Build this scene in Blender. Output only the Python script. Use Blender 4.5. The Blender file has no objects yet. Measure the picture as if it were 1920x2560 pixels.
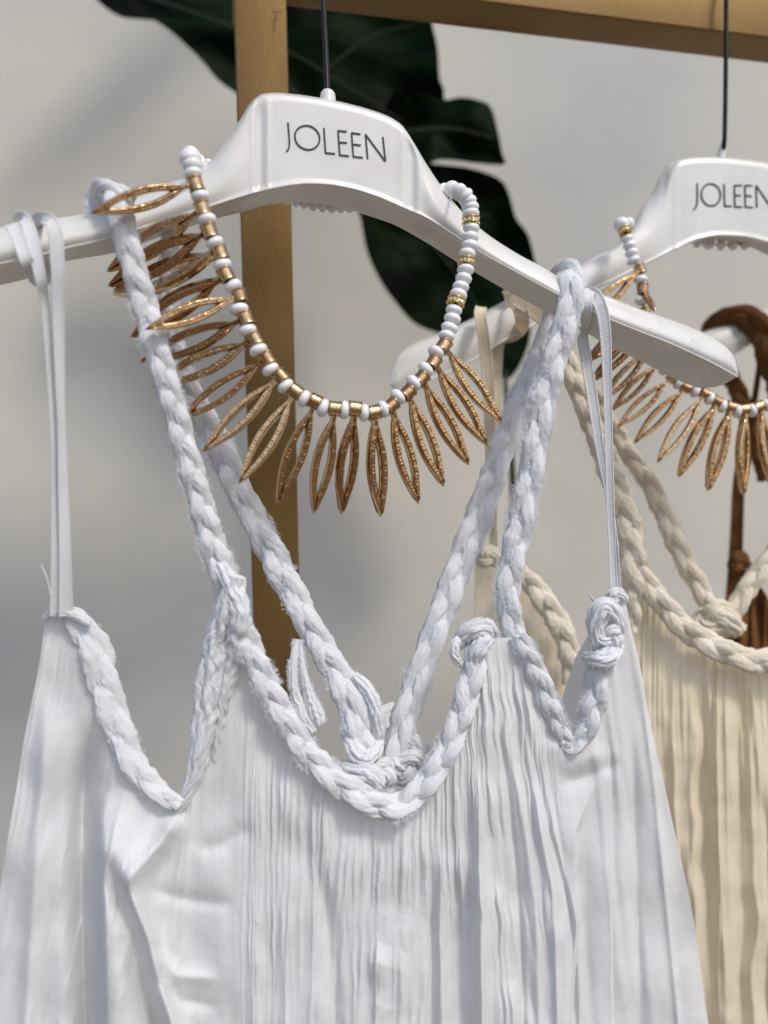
import bpy, math, random
import numpy as np
from mathutils import Vector, Matrix

random.seed(7); rng = np.random.default_rng(7)
scene = bpy.context.scene
C = scene.collection

# ------------------------------------------------------------------ camera
F = 1849.0                       # focal length in photo pixels (26 mm on a 36 mm high frame)
CAM = (0.0, 0.0, 1.5)
cam_d = bpy.data.cameras.new('camera'); cam = bpy.data.objects.new('camera', cam_d); C.objects.link(cam)
cam.location = CAM; cam.rotation_euler = (math.radians(90), 0, 0)
cam_d.sensor_fit = 'VERTICAL'; cam_d.sensor_height = 36; cam_d.sensor_width = 27; cam_d.lens = 26
cam_d.clip_start = 0.01; cam_d.clip_end = 200
cam_d.dof.use_dof = True; cam_d.dof.focus_distance = 0.435; cam_d.dof.aperture_fstop = 3.2
scene.camera = cam
scene.render.resolution_x = 768; scene.render.resolution_y = 1024

# ------------------------------------------------------------------ light
SUN = Vector((0.38, -0.50, 0.78)).normalized()
world = bpy.data.worlds.new('World'); scene.world = world; world.use_nodes = True
wn = world.node_tree.nodes; bg = wn['Background']
sky = wn.new('ShaderNodeTexSky'); sky.sky_type = 'NISHITA'; sky.sun_disc = False
sky.dust_density = 2.2; sky.ozone_density = 0.9; sky.air_density = 0.9
sky.sun_elevation = math.asin(SUN.z); sky.sun_rotation = math.atan2(SUN.x, SUN.y)
world.node_tree.links.new(sky.outputs[0], bg.inputs[0]); bg.inputs[1].default_value = 0.14
sd = bpy.data.lights.new('sun', 'SUN'); sd.energy = 1.5; sd.angle = math.radians(10); sd.color = (1, 0.955, 0.89)
so = bpy.data.objects.new('sun', sd); C.objects.link(so)
so.rotation_euler = SUN.to_track_quat('Z', 'Y').to_euler(); so.location = (1, -1, 4)
scene.view_settings.view_transform = 'Standard'; scene.view_settings.look = 'None'
scene.view_settings.exposure = 0.28; scene.view_settings.gamma = 1

# ------------------------------------------------------------------ helpers
def P(x, y, d):
    return np.array([(x - 960.0) / F * d, d, 1.5 + (1280.0 - y) / F * d])

def PV(x, y, d):
    x = np.asarray(x, float); y = np.asarray(y, float); d = np.asarray(d, float) + 0 * x
    return np.stack([(x - 960.0) / F * d, d, 1.5 + (1280.0 - y) / F * d], -1)

def pch(xs, ys, x):
    """monotone cubic interpolation"""
    xs = np.asarray(xs, float); ys = np.asarray(ys, float); x = np.asarray(x, float)
    h = np.diff(xs); dl = np.diff(ys) / h
    m = np.zeros_like(ys); m[0] = dl[0]; m[-1] = dl[-1]
    for i in range(1, len(xs) - 1):
        if dl[i-1] * dl[i] > 0:
            w1 = 2*h[i] + h[i-1]; w2 = h[i] + 2*h[i-1]
            m[i] = (w1 + w2) / (w1/dl[i-1] + w2/dl[i])
    k = np.clip(np.searchsorted(xs, x) - 1, 0, len(xs) - 2)
    t = np.clip((x - xs[k]) / h[k], 0, 1)
    return ((2*t**3 - 3*t**2 + 1)*ys[k] + (t**3 - 2*t**2 + t)*h[k]*m[k]
            + (-2*t**3 + 3*t**2)*ys[k+1] + (t**3 - t**2)*h[k]*m[k+1])

def catmull(pts, n):
    """n samples along a smooth curve through rows of pts, even in arc length"""
    pts = np.asarray(pts, float)
    p = np.vstack([2*pts[0] - pts[1], pts, 2*pts[-1] - pts[-2]])
    out = []
    for i in range(1, len(p) - 2):
        t = np.linspace(0, 1, 24, endpoint=False)[:, None]
        out.append(0.5*((2*p[i]) + (-p[i-1] + p[i+1])*t + (2*p[i-1] - 5*p[i] + 4*p[i+1] - p[i+2])*t**2
                        + (-p[i-1] + 3*p[i] - 3*p[i+1] + p[i+2])*t**3))
    out.append(p[-2][None]); q = np.vstack(out)
    s = np.r_[0, np.cumsum(np.linalg.norm(np.diff(q[:, :3], axis=0), axis=1))]
    ss = np.linspace(0, s[-1], n)
    return np.stack([np.interp(ss, s, q[:, k]) for k in range(q.shape[1])], -1), s[-1]

def sstep(a, b, x):
    t = np.clip((x - a) / (b - a), 0, 1); return t*t*(3 - 2*t)

def noise1(x, seed, octs=4, f0=1.0):
    r = np.random.default_rng(seed); o = 0*x
    for k in range(octs):
        f = f0 * 1.9**k
        o = o + np.sin(x*f*6.283 + r.uniform(0, 6.28)) * 0.6**k + np.sin(x*f*1.37*6.283 + r.uniform(0, 6.28)) * 0.5 * 0.6**k
    return o / 2.4

def noise2(x, y, seed, f=1.0, n=10):
    r = np.random.default_rng(seed); o = 0*x
    for k in range(n):
        a = r.uniform(0, 6.28); q = f * r.uniform(0.5, 1.8)
        o = o + np.sin((x*math.cos(a) + y*math.sin(a))*q*6.283 + r.uniform(0, 6.28))
    return o / math.sqrt(n)

def make_mesh(name, V, Q, smooth=True):
    V = np.asarray(V, np.float32).reshape(-1, 3)
    me = bpy.data.meshes.new(name)
    if isinstance(Q, np.ndarray):
        k = Q.shape[1]
        me.vertices.add(len(V)); me.vertices.foreach_set('co', V.ravel())
        me.loops.add(Q.size); me.loops.foreach_set('vertex_index', Q.astype(np.int32).ravel())
        me.polygons.add(len(Q)); me.polygons.foreach_set('loop_start', np.arange(0, Q.size, k, dtype=np.int32))
        me.polygons.foreach_set('loop_total', np.full(len(Q), k, np.int32))
        me.update(calc_edges=True); me.validate()
    else:
        me.from_pydata([tuple(map(float, v)) for v in V], [], Q); me.update()
    me.polygons.foreach_set('use_smooth', np.full(len(me.polygons), smooth)); me.update()
    return me

def gridq(nu, nv, wu=False, wv=False, off=0):
    """quads of a (nu x nv) vertex grid, index = i*nv + j"""
    iu = np.arange(nu if wu else nu - 1); jv = np.arange(nv if wv else nv - 1)
    I, J = np.meshgrid(iu, jv, indexing='ij'); I2 = (I + 1) % nu; J2 = (J + 1) % nv
    return np.stack([I*nv + J, I2*nv + J, I2*nv + J2, I*nv + J2], -1).reshape(-1, 4) + off

class MB:
    def __init__(s): s.V = []; s.Q = []; s.n = 0
    def grid(s, A, wu=False, wv=False, flip=False):
        nu, nv = A.shape[:2]; q = gridq(nu, nv, wu, wv, s.n)
        if flip: q = q[:, ::-1]
        s.V.append(A.reshape(-1, 3)); s.Q.append(q); s.n += nu*nv
    def quads(s, V, Q):
        s.V.append(np.asarray(V, float).reshape(-1, 3)); s.Q.append(np.asarray(Q) + s.n); s.n += len(s.V[-1])
    def cap(s, ring):
        """close a ring of points with a fan of quads round its centre (even count)"""
        ring = np.asarray(ring); n = len(ring); c = ring.mean(0)
        V = np.vstack([ring, c[None]])
        Q = [[i, (i+1) % n, (i+2) % n, n] for i in range(0, n, 2)]
        s.quads(V, Q)
    def build(s, name, m, parent=None, smooth=True, loc=None):
        V = np.vstack(s.V)
        if loc is None and parent is not None: loc = wloc(parent)
        if loc is not None: V = V - np.array(loc)
        return obj(name, make_mesh(name, V, np.vstack(s.Q), smooth), m, parent)

WL = {}
def wloc(o):
    return WL.get(o.name, Vector((0, 0, 0)))

def obj(name, me, m, parent=None, basis=None):
    o = bpy.data.objects.new(name, me); C.objects.link(o)
    if m is not None and not me.materials: me.materials.append(m)
    if parent is not None:
        o.parent = parent; WL[o.name] = wloc(parent)
    if basis is not None: o.matrix_basis = basis
    return o

def thing(name, label, cat, loc, group=None):
    o = bpy.data.objects.new(name, None); C.objects.link(o); o.location = loc; o.empty_display_size = 0.02
    o['label'] = label; o['category'] = cat
    if group: o['group'] = group
    WL[o.name] = Vector([float(c) for c in loc]); return o

def tubegrid(pts, r, n=10):
    pts = np.asarray(pts, float); T = np.gradient(pts, axis=0); T /= np.linalg.norm(T, axis=1)[:, None] + 1e-12
    u = np.cross(T, np.array([0.13, -0.97, 0.21])); u /= np.linalg.norm(u, axis=1)[:, None] + 1e-12; w = np.cross(T, u)
    a = np.linspace(0, 2*np.pi, n, endpoint=False); r = np.broadcast_to(np.asarray(r, float), (len(pts),))
    return pts[:, None] + r[:, None, None]*(np.cos(a)[None, :, None]*u[:, None] + np.sin(a)[None, :, None]*w[:, None])

def tube(mb, pts, r, n=10):
    g = tubegrid(pts, r, n); mb.grid(g, wv=True); mb.cap(g[0]); mb.cap(g[-1][::-1])

# ------------------------------------------------------------------ materials
def mat(name, base, rough=0.5, metal=0.0, **kw):
    m = bpy.data.materials.new(name); m.use_nodes = True; b = m.node_tree.nodes['Principled BSDF']
    b.inputs['Base Color'].default_value = (*base, 1); b.inputs['Roughness'].default_value = rough; b.inputs['Metallic'].default_value = metal
    for k, v in kw.items():
        b.inputs[k.replace('_', ' ')].default_value = v
    return m

def vary(m, c1, c2, scale, detail=4, bump=0.0, bscale=None, dist=0.0005, stretch=None, rr=None):
    nt = m.node_tree; N = nt.nodes; L = nt.links; b = N['Principled BSDF']
    tc = N.new('ShaderNodeTexCoord'); mp = N.new('ShaderNodeMapping'); L.new(tc.outputs['Object'], mp.inputs[0])
    if stretch: mp.inputs['Scale'].default_value = stretch
    n = N.new('ShaderNodeTexNoise'); n.inputs['Scale'].default_value = scale; n.inputs['Detail'].default_value = detail
    L.new(mp.outputs[0], n.inputs['Vector'])
    r = N.new('ShaderNodeValToRGB'); r.color_ramp.elements[0].position = 0.35; r.color_ramp.elements[1].position = 0.65
    r.color_ramp.elements[0].color = (*c1, 1); r.color_ramp.elements[1].color = (*c2, 1)
    L.new(n.outputs[0], r.inputs[0]); L.new(r.outputs[0], b.inputs['Base Color'])
    if rr:
        mr = N.new('ShaderNodeMapRange'); mr.inputs['To Min'].default_value = rr[0]; mr.inputs['To Max'].default_value = rr[1]
        L.new(n.outputs[0], mr.inputs[0]); L.new(mr.outputs[0], b.inputs['Roughness'])
    if bump:
        n2 = N.new('ShaderNodeTexNoise'); n2.inputs['Scale'].default_value = bscale or scale*4; n2.inputs['Detail'].default_value = 3
        L.new(mp.outputs[0], n2.inputs['Vector'])
        bp = N.new('ShaderNodeBump'); bp.inputs['Strength'].default_value = bump; bp.inputs['Distance'].default_value = dist
        L.new(n2.outputs[0], bp.inputs['Height']); L.new(bp.outputs[0], b.inputs['Normal'])
    return m

def cloth_mat(name, c1, c2, trans=0.25, bump=0.35):
    m = mat(name, c1, 0.85); nt = m.node_tree; N = nt.nodes; L = nt.links; b = N['Principled BSDF']
    b.inputs['Specular IOR Level'].default_value = 0.15
    vary(m, c1, c2, 60, 5)
    tc = N.new('ShaderNodeTexCoord')
    hs = []
    for sc in ((3.0, 0.4, 0.5), (0.5, 0.4, 3.0)):            # two thread directions
        mp = N.new('ShaderNodeMapping'); mp.inputs['Scale'].default_value = sc; L.new(tc.outputs['Object'], mp.inputs[0])
        n = N.new('ShaderNodeTexNoise'); n.inputs['Scale'].default_value = 900; n.inputs['Detail'].default_value = 2; L.new(mp.outputs[0], n.inputs['Vector']); hs.append(n)
    ad = N.new('ShaderNodeMath'); ad.operation = 'ADD'; L.new(hs[0].outputs[0], ad.inputs[0]); L.new(hs[1].outputs[0], ad.inputs[1])
    n3 = N.new('ShaderNodeTexNoise'); n3.inputs['Scale'].default_value = 130; n3.inputs['Detail'].default_value = 4; L.new(tc.outputs['Object'], n3.inputs['Vector'])
    mu = N.new('ShaderNodeMath'); mu.operation = 'MULTIPLY_ADD'; mu.inputs[1].default_value = 2.2; L.new(n3.outputs[0], mu.inputs[0]); L.new(ad.outputs[0], mu.inputs[2])
    bp = N.new('ShaderNodeBump'); bp.inputs['Strength'].default_value = bump; bp.inputs['Distance'].default_value = 0.0004
    L.new(mu.outputs[0], bp.inputs['Height']); L.new(bp.outputs[0], b.inputs['Normal'])
    tr = N.new('ShaderNodeBsdfTranslucent'); tr.inputs[0].default_value = (*c2, 1); L.new(bp.outputs[0], tr.inputs['Normal'])
    mx = N.new('ShaderNodeMixShader'); mx.inputs[0].default_value = trans
    L.new(b.outputs[0], mx.inputs[1]); L.new(tr.outputs[0], mx.inputs[2]); L.new(mx.outputs[0], N['Material Output'].inputs[0])
    return m

M = {}
M['white_cloth'] = cloth_mat('white_cloth', (0.80, 0.802, 0.812), (0.84, 0.842, 0.85), 0.26, 0.55)
M['white_braid'] = cloth_mat('white_braid', (0.74, 0.75, 0.768), (0.80, 0.81, 0.825), 0.14, 0.6)
M['white_fray'] = cloth_mat('white_fray', (0.80, 0.82, 0.85), (0.82, 0.84, 0.86), 0.4, 0.0)
M['cream_cloth'] = cloth_mat('cream_cloth', (0.80, 0.71, 0.55), (0.85, 0.77, 0.62), 0.3, 0.5)
M['cream_braid'] = cloth_mat('cream_braid', (0.77, 0.69, 0.54), (0.84, 0.77, 0.64), 0.15, 0.5)
M['brown_cloth'] = cloth_mat('brown_cloth', (0.12, 0.055, 0.02), (0.18, 0.085, 0.035), 0.1, 0.5)
M['brown_cloth'].node_tree.nodes['Principled BSDF'].inputs['Specular IOR Level'].default_value = 0.04
M['plastic'] = vary(mat('hanger_plastic', (0.8, 0.79, 0.77), 0.28, 0, Coat_Weight=0.35, Coat_Roughness=0.12, Subsurface_Weight=0.08, Subsurface_Radius=(0.01, 0.008, 0.006), Subsurface_Scale=0.3),
                    (0.66, 0.645, 0.61), (0.73, 0.715, 0.685), 35, 5, bump=0.05, bscale=300, dist=0.0002, rr=(0.22, 0.42))
M['bead'] = mat('white_bead', (0.82, 0.82, 0.83), 0.12, 0, Coat_Weight=0.3, Subsurface_Weight=0.1, Subsurface_Radius=(0.004, 0.004, 0.004), Subsurface_Scale=0.3)
M['gold'] = mat('rose_gold_metal', (0.60, 0.36, 0.19), 0.17, 1.0)
def tint_by_piece(m, c1, c2):
    nt = m.node_tree; N = nt.nodes; L = nt.links; oi = N.new('ShaderNodeObjectInfo'); r = N.new('ShaderNodeValToRGB')
    r.color_ramp.elements[0].color = (*c1, 1); r.color_ramp.elements[1].color = (*c2, 1); L.new(oi.outputs['Random'], r.inputs[0]); L.new(r.outputs[0], N['Principled BSDF'].inputs['Base Color'])
def hammered(m, scale, strength):
    nt = m.node_tree; N = nt.nodes; L = nt.links; tc = N.new('ShaderNodeTexCoord'); v = N.new('ShaderNodeTexVoronoi'); v.feature = 'SMOOTH_F1'
    v.inputs['Scale'].default_value = scale; L.new(tc.outputs['Object'], v.inputs['Vector'])
    bp = N.new('ShaderNodeBump'); bp.inputs['Strength'].default_value = strength; bp.inputs['Distance'].default_value = 0.02
    L.new(v.outputs['Distance'], bp.inputs['Height']); L.new(bp.outputs[0], N['Principled BSDF'].inputs['Normal'])
M['gold'].node_tree.nodes['Principled BSDF'].inputs['Roughness'].default_value = 0.13
hammered(M['gold'], 20, 0.07)
tint_by_piece(M['gold'], (0.52, 0.30, 0.145), (0.72, 0.49, 0.27))
M['bright_gold'] = mat('bright_gold_metal', (0.85, 0.6, 0.15), 0.18, 1.0)
M['crystal'] = mat('crystal', (0.9, 0.9, 0.9), 0.03, 0.6)
M['black'] = mat('black_wire', (0.006, 0.006, 0.007), 0.4, 0, Specular_IOR_Level=0.25)
M['ink'] = mat('black_print', (0.01, 0.01, 0.012), 0.35)
M['string'] = mat('bead_string', (0.05, 0.045, 0.04), 0.6)

def gold_paint():
    m = mat('gold_paint', (0.20, 0.13, 0.045), 0.45, 0.6); nt = m.node_tree; N = nt.nodes; L = nt.links; b = N['Principled BSDF']
    tc = N.new('ShaderNodeTexCoord')
    n = N.new('ShaderNodeTexNoise'); n.inputs['Scale'].default_value = 1600; n.inputs['Detail'].default_value = 1; L.new(tc.outputs['Object'], n.inputs['Vector'])
    n2 = N.new('ShaderNodeTexNoise'); n2.inputs['Scale'].default_value = 14; n2.inputs['Detail'].default_value = 6; L.new(tc.outputs['Object'], n2.inputs['Vector'])
    r = N.new('ShaderNodeValToRGB'); r.color_ramp.elements[0].position = 0.62; r.color_ramp.elements[1].position = 0.74
    r.color_ramp.elements[0].color = (0, 0, 0, 1); r.color_ramp.elements[1].color = (1, 1, 1, 1); L.new(n.outputs[0], r.inputs[0])
    r2 = N.new('ShaderNodeValToRGB'); r2.color_ramp.elements[0].position = 0.3; r2.color_ramp.elements[1].position = 0.7
    r2.color_ramp.elements[0].color = (0.155, 0.088, 0.024, 1); r2.color_ramp.elements[1].color = (0.19, 0.113, 0.034, 1); L.new(n2.outputs[0], r2.inputs[0])
    mx = N.new('ShaderNodeMix'); mx.data_type = 'RGBA'; L.new(r.outputs[0], mx.inputs[0]); L.new(r2.outputs[0], mx.inputs[6]); mx.inputs[7].default_value = (0.34, 0.225, 0.08, 1)
    L.new(mx.outputs[2], b.inputs['Base Color'])
    bp = N.new('ShaderNodeBump'); bp.inputs['Strength'].default_value = 0.25; bp.inputs['Distance'].default_value = 0.0003
    L.new(n.outputs[0], bp.inputs['Height']); L.new(bp.outputs[0], b.inputs['Normal'])
    return m
M['gold_paint'] = gold_paint()
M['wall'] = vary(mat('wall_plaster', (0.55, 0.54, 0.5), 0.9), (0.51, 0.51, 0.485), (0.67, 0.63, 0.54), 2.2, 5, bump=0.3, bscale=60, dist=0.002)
M['ground'] = vary(mat('ground_paving', (0.3, 0.28, 0.25), 0.9), (0.12, 0.095, 0.065), (0.19, 0.15, 0.105), 3, 6, bump=0.3, bscale=40, dist=0.004)
M['leaf'] = vary(mat('dark_leaf', (0.01, 0.025, 0.008), 0.6, 0, Specular_IOR_Level=0.05), (0.0012, 0.0035, 0.001), (0.005, 0.015, 0.0035), 9, 4, bump=0.3, bscale=30, dist=0.004, stretch=(1, 1, 4))
M['leaf_rib'] = mat('leaf_rib', (0.008, 0.022, 0.006), 0.6)

# ------------------------------------------------------------------ setting: ground and wall
WALL = 1.10
mb = MB()
g = np.stack(np.meshgrid(np.linspace(-12, 12, 25), np.linspace(-12, WALL, 14), indexing='ij'), -1)
mb.grid(np.concatenate([g, 0*g[..., :1]], -1), flip=False)
gr = mb.build('ground', M['ground'], smooth=False); gr['kind'] = 'structure'
w = thing('plaster_wall', 'pale plaster wall behind the rack, out of focus and crossed by soft leaf shadows', 'wall', (0, WALL, 0))
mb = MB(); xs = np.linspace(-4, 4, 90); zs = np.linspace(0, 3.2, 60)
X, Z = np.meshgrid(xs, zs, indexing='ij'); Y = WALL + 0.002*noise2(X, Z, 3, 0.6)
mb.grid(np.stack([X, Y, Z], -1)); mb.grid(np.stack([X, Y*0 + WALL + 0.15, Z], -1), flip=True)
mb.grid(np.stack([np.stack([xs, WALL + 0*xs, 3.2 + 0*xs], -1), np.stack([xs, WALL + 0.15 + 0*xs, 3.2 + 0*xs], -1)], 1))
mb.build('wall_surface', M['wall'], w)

# ------------------------------------------------------------------ gold clothes rack
def loft_box(mb, A, B, bev=0.0016):
    """A, B: four corner points each of the two ends (front-left, front-right, back-right, back-left)"""
    rows = []
    for K in (A, B):
        r = []
        for i in range(4):
            p, a, b = K[i], K[i-1], K[(i+1) % 4]
            da = (a - p)/np.linalg.norm(a - p); db = (b - p)/np.linalg.norm(b - p)
            c = p + (da + db)*bev
            for t in (0, 0.25, 0.5, 0.75, 1):
                an = t*math.pi/2; r.append(c - db*bev*math.cos(an) - da*bev*math.sin(an))
        rows.append(r)
    n = 40
    rows = np.array(rows); G = rows[0][None] + (rows[1] - rows[0])[None]*np.linspace(0, 1, n)[:, None, None]
    mb.grid(G, wv=True); mb.cap(G[0]); mb.cap(G[-1][::-1])

rack = thing('clothes_rack', 'gold painted square tube clothes rack with post and top rail that the hangers hook onto', 'clothes rack', (-0.09, 0.53, 0))
TH = 0.178; nd = np.array([math.cos(math.atan(TH)), math.sin(math.atan(TH)), 0]); nb = np.array([-nd[1], nd[0], 0])
def post_sec(y, d, wl, wr):
    a = P(wl, y, d); b = a + nd*((wr - wl)/F*d/nd[0])
    t = 0.034
    return np.array([a, b, b + nb*t, a + nb*t])
top = post_sec(-130, 0.5, 579, 711.5); low = post_sec(1800, 0.532, 641, 754)
dirv = (low - top).mean(0); k = (0.0 - top[:, 2]) / dirv[2]
bot = top + dirv*(k[:, None]); sc_ = low - top
bot = top + (low - top)*((0.0 - top[0, 2])/(low[0, 2] - top[0, 2]))
mb = MB(); loft_box(mb, top, bot); mb.build('post', M['gold_paint'], rack)
# beam butts against the post on the right
zb = 1.864; ax = np.array([0, 0.515, 0.0]); hb = 0.045; tb = 0.030
def beam_sec(s, off=0.0):
    o = ax + nd*s - nb*off
    return np.array([o + [0, 0, zb], o + [0, 0, zb + hb], o + nb*tb + [0, 0, zb + hb], o + nb*tb + [0, 0, zb]])
s0 = (top[1][0] + 0.0015)/nd[0]
mb = MB(); loft_box(mb, beam_sec(s0), beam_sec(1.1)); mb.build('top_rail', M['gold_paint'], rack)
mb = MB(); pl = np.array([top[0] + [-0.0022, 0.012, -0.015], top[0] + [-0.0002, 0.012, -0.015], top[0] + [-0.0002, 0.03, -0.015], top[0] + [-0.0022, 0.03, -0.015]])
pl[:, 2] = P(0, 30, 0.5)[2]
loft_box(mb, pl, pl + [0, 0, 0.04], 0.0004); mb.build('end_bracket', M['gold_paint'], rack)

mb = MB()
for pts in ([(680,26),(690,30),(703,28)], [(690,30),(688,48),(686,62),(688,76)]):
    c, _ = catmull(np.array([P(x, y, float(0.5/(1 - 0) + (x - 583)/F*0.5*TH) - 0.0001) for x, y in pts]), 14); tube(mb, c, 0.00022, 6)
mb.build('scratch', mat('scratch', (0.06, 0.035, 0.015), 0.7), rack)

# ------------------------------------------------------------------ hangers
def md(x):                      # distance of the front hanger's face as it recedes to the right
    x = np.asarray(x, float); return 0.42 / (1 - 0.21*(x - 960)/F)
def sd_(x):                     # the second hanger's
    x = np.asarray(x, float); return 0.525 / (1 - 0.09*(x - 960)/F)
def td_(x): return 0.64 + 0*np.asarray(x, float)

def hanger_body(T, L, B, Fr, dfun, t, w_body, extra=None, nx=420, x0=None, x1=None, lip=0.0012):
    x0 = T[0][0] if x0 is None else x0; x1 = T[-1][0] if x1 is None else x1
    u = np.linspace(0, 1, nx); ee = 0.5 - 0.5*np.cos(np.pi*u); u = 0.8*u + 0.2*ee
    # finer near both tips
    x = x0 + (x1 - x0)*u
    ty = pch(*zip(*T), x); ly = pch(*zip(*L), x); by = pch(*zip(*B), x); fy = pch(*zip(*Fr), x)
    ly = np.maximum(ly, ty + 0.4); fy = np.clip(fy, ty + 0.1, ly); 
    d = dfun(x) + (extra(x) if extra else 0)
    wb = w_body(x)
    tt = t * np.clip(np.minimum((x - x0 + 6)/90, (x1 - x + 6)/90), 0.12, 1)
    rows = []
    def add(y, off): rows.append(PV(x, y, d + off))
    mid = (ty + by)/2
    add(by, tt); add(by*0.6 + ty*0.4, tt*1.02); add(ty + 0.5, tt)         # back
    for v in np.linspace(0, 1, 7)[1:]:                                    # flank / crown, rounded into the front face
        a = v*np.pi/2
        add(ty + (fy - ty)*(1 - np.cos(a)), tt*(1 - np.sin(a)*1.0) )
    for v in np.linspace(0, 1, 15)[1:]:
        y = fy + (ly - fy)*v
        bul = -(1 - wb)*0.0022*np.sin(np.pi*np.clip(v, 0, 1))*np.clip((ly - fy)/60, 0, 1)
        rel = plate(x, v)*wb
        add(y, bul + rel)
    lp = lip*(tt/t)
    add(ly + 2.0, -lp*0.8); add(ly + 4.5, -lp*0.2); add(ly + 5.0, lp*1.2)
    for v in np.linspace(0, 1, 5)[1:]:
        add(np.maximum(ly + 5 + (by - ly - 5)*v, ly + 1), tt*(0.1 + 0.9*v) - 0.0*v)
    G = np.stack(rows, 1)
    mb = MB(); mb.grid(G, wv=True); 
    for e in (G[0], G[-1][::-1]):
        mb.cap(e)
    return mb

plate = lambda x, v: 0*x
def stroke_letters(root, letters, dfun, wpx, name='letter'):
    for li, strokes in enumerate(letters):
        mb = MB()
        for st in strokes:
            st = np.array(st, float)
            if len(st) > 2 and li in CURVED: st, _ = catmull(st, 40)
            if len(st) == 2: st = np.stack([np.linspace(st[0], st[1], 8)[:, k] for k in (0, 1)], -1)
            T = np.gradient(st, axis=0); T /= np.linalg.norm(T, axis=1)[:, None] + 1e-9; Nn = np.stack([-T[:, 1], T[:, 0]], -1)
            a = st + Nn*wpx/2; b = st - Nn*wpx/2
            ring = []
            for q, off in ((a, -0.00035), (b, -0.00035), (b, 0.0002), (a, 0.0002)):
                ring.append(PV(q[:, 0], q[:, 1], dfun(q[:, 0]) + off))
            G = np.stack(ring, 1); mb.grid(G, wv=True, flip=True); mb.cap(G[0]); mb.cap(G[-1][::-1])
        mb.build(name, M['ink'], root, smooth=False)
CURVED = (0, 1)
def z3(pts, ox, oy, s=3.0): return [(ox + a/s, oy + b/s) for a, b in pts]
def oval(cx, cy, rx, ry, sk): return [(cx + rx*math.cos(a), cy + ry*math.sin(a) + sk*rx*math.cos(a)) for a in np.linspace(0, 2*math.pi, 33)]

def hook(root, pts, r=0.0019, knob=None, kr=0.0052):
    c, _ = catmull(np.array([P(*p) for p in pts]), 80)
    mb = MB(); tube(mb, c, r, 12); mb.build('hook', M['black'], root)
    if knob:
        a, b = P(*knob[0]), P(*knob[1]); n = 14; tt = np.linspace(0, 1, n)
        r_ = kr*np.sqrt(np.clip(1 - np.clip((tt - 0.55)/0.45, 0, 1)**2, 0.02, 1))
        mb = MB(); tube(mb, a + (b - a)*tt[:, None], r_, 20); mb.build('knob', M['plastic'], root)

HG = 'printed white plastic hangers on the rack'
h1 = thing('clothes_hanger', 'glossy white plastic hanger in front with black JOLEEN lettering, under the necklace in full view', 'hanger', tuple(P(820, 250, 0.42)), HG)
T1 = [(-190,640),(-150,605),(0,567),(50,557),(150,543),(220,532),(300,508),(400,468),(460,440),(508,415),(530,397),(560,357),(583,323),(607,288),(625,258),(640,243),(657,234),(690,231),(730,234),(807,245),(857,255),(940,278),(973,291),(983,297),(1000,308),(1017,328),(1037,360),(1067,410),(1100,460),(1113,478),(1155,528),(1200,570),(1233,595),(1300,637),(1367,673),(1390,687),(1450,715),(1517,740),(1600,772),(1667,795),(1733,820),(1767,835),(1800,855),(1827,880),(1840,907),(1845,933)]
L1 = [(-190,660),(-100,678),(0,658),(113,633),(160,620),(277,593),(377,560),(460,534),(520,515),(573,498),(640,478),(707,463),(740,458),(775,456),(807,457),(873,467),(940,487),(1017,520),(1057,537),(1147,593),(1193,623),(1300,683),(1383,728),(1474,773),(1527,797),(1600,827),(1667,853),(1734,883),(1784,907),(1845,940)]
B1 = [(-190,680),(-120,740),(0,713),(67,697),(160,655),(287,632),(400,592),(553,543),(607,530),(673,512),(723,506),(773,507),(857,520),(923,540),(980,560),(1067,607),(1143,655),(1200,688),(1273,730),(1383,787),(1467,833),(1527,867),(1600,902),(1667,937),(1717,960),(1750,970),(1784,968),(1817,957),(1837,945),(1845,941)]
wb1 = lambda x: sstep(560, 650, x)*(1 - sstep(1030, 1090, x))
F1 = [(x, y + float(8*wb1(np.array(x)) + 34*(1 - wb1(np.array(x)))*min(1, max(0.1, (1845 - x)/60)))) for x, y in T1]
def plate1(x, v):
    rib = np.exp(-((x - 633)/5)**2) + np.exp(-((x - 668)/6)**2) + np.exp(-((x - 1008)/6)**2) + np.exp(-((x - 1046)/7)**2)
    fade = sstep(0.02, 0.12, v)
    return -0.0007*rib*fade + 0.0016*fade*(np.exp(-((x - 650)/13)**2) + np.exp(-((x - 1027)/15)**2))
plate = plate1
ext1 = lambda x: -0.012*(1 - sstep(-100, 480, x)) - 0.010*sstep(1100, 1845, x)
mb = hanger_body(T1, L1, B1, F1, md, 0.019, wb1, ext1); mb.build('hanger_body', M['plastic'], h1)
O2 = (440, 200)
stroke_letters(h1, [
    [z3([(840,318),(846,390),(851,470),(848,500),(842,520),(828,535)], *O2)],
    [oval(768.3, 343.5, 31, 30, 0.10)],
    [z3([(1110,358),(1122,545)], *O2), z3([(1119,545),(1193,552)], *O2)],
    [z3([(1216,376),(1229,564)], *O2), z3([(1214,379),(1280,386)], *O2), z3([(1222,466),(1282,470)], *O2), z3([(1227,562),(1298,569)], *O2)],
    [z3([(1318,394),(1330,575)], *O2), z3([(1317,396),(1384,405)], *O2), z3([(1325,481),(1387,488)], *O2), z3([(1329,573),(1402,581)], *O2)],
    [z3([(1438,590),(1422,406)], *O2), z3([(1422,406),(1570,608)], *O2), z3([(1572,606),(1552,426)], *O2)]],
    lambda x: md(x) + ext1(x) - 0.0001, 4.0)
hook(h1, [(820,262,0.428),(818,225,0.43),(814,120,0.440),(808,0,0.455),(806,-120,0.472),(812,-190,0.50),(822,-120,0.53)], 0.0017, ((820,262,0.428),(819,226,0.43)), 0.0045)
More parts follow.
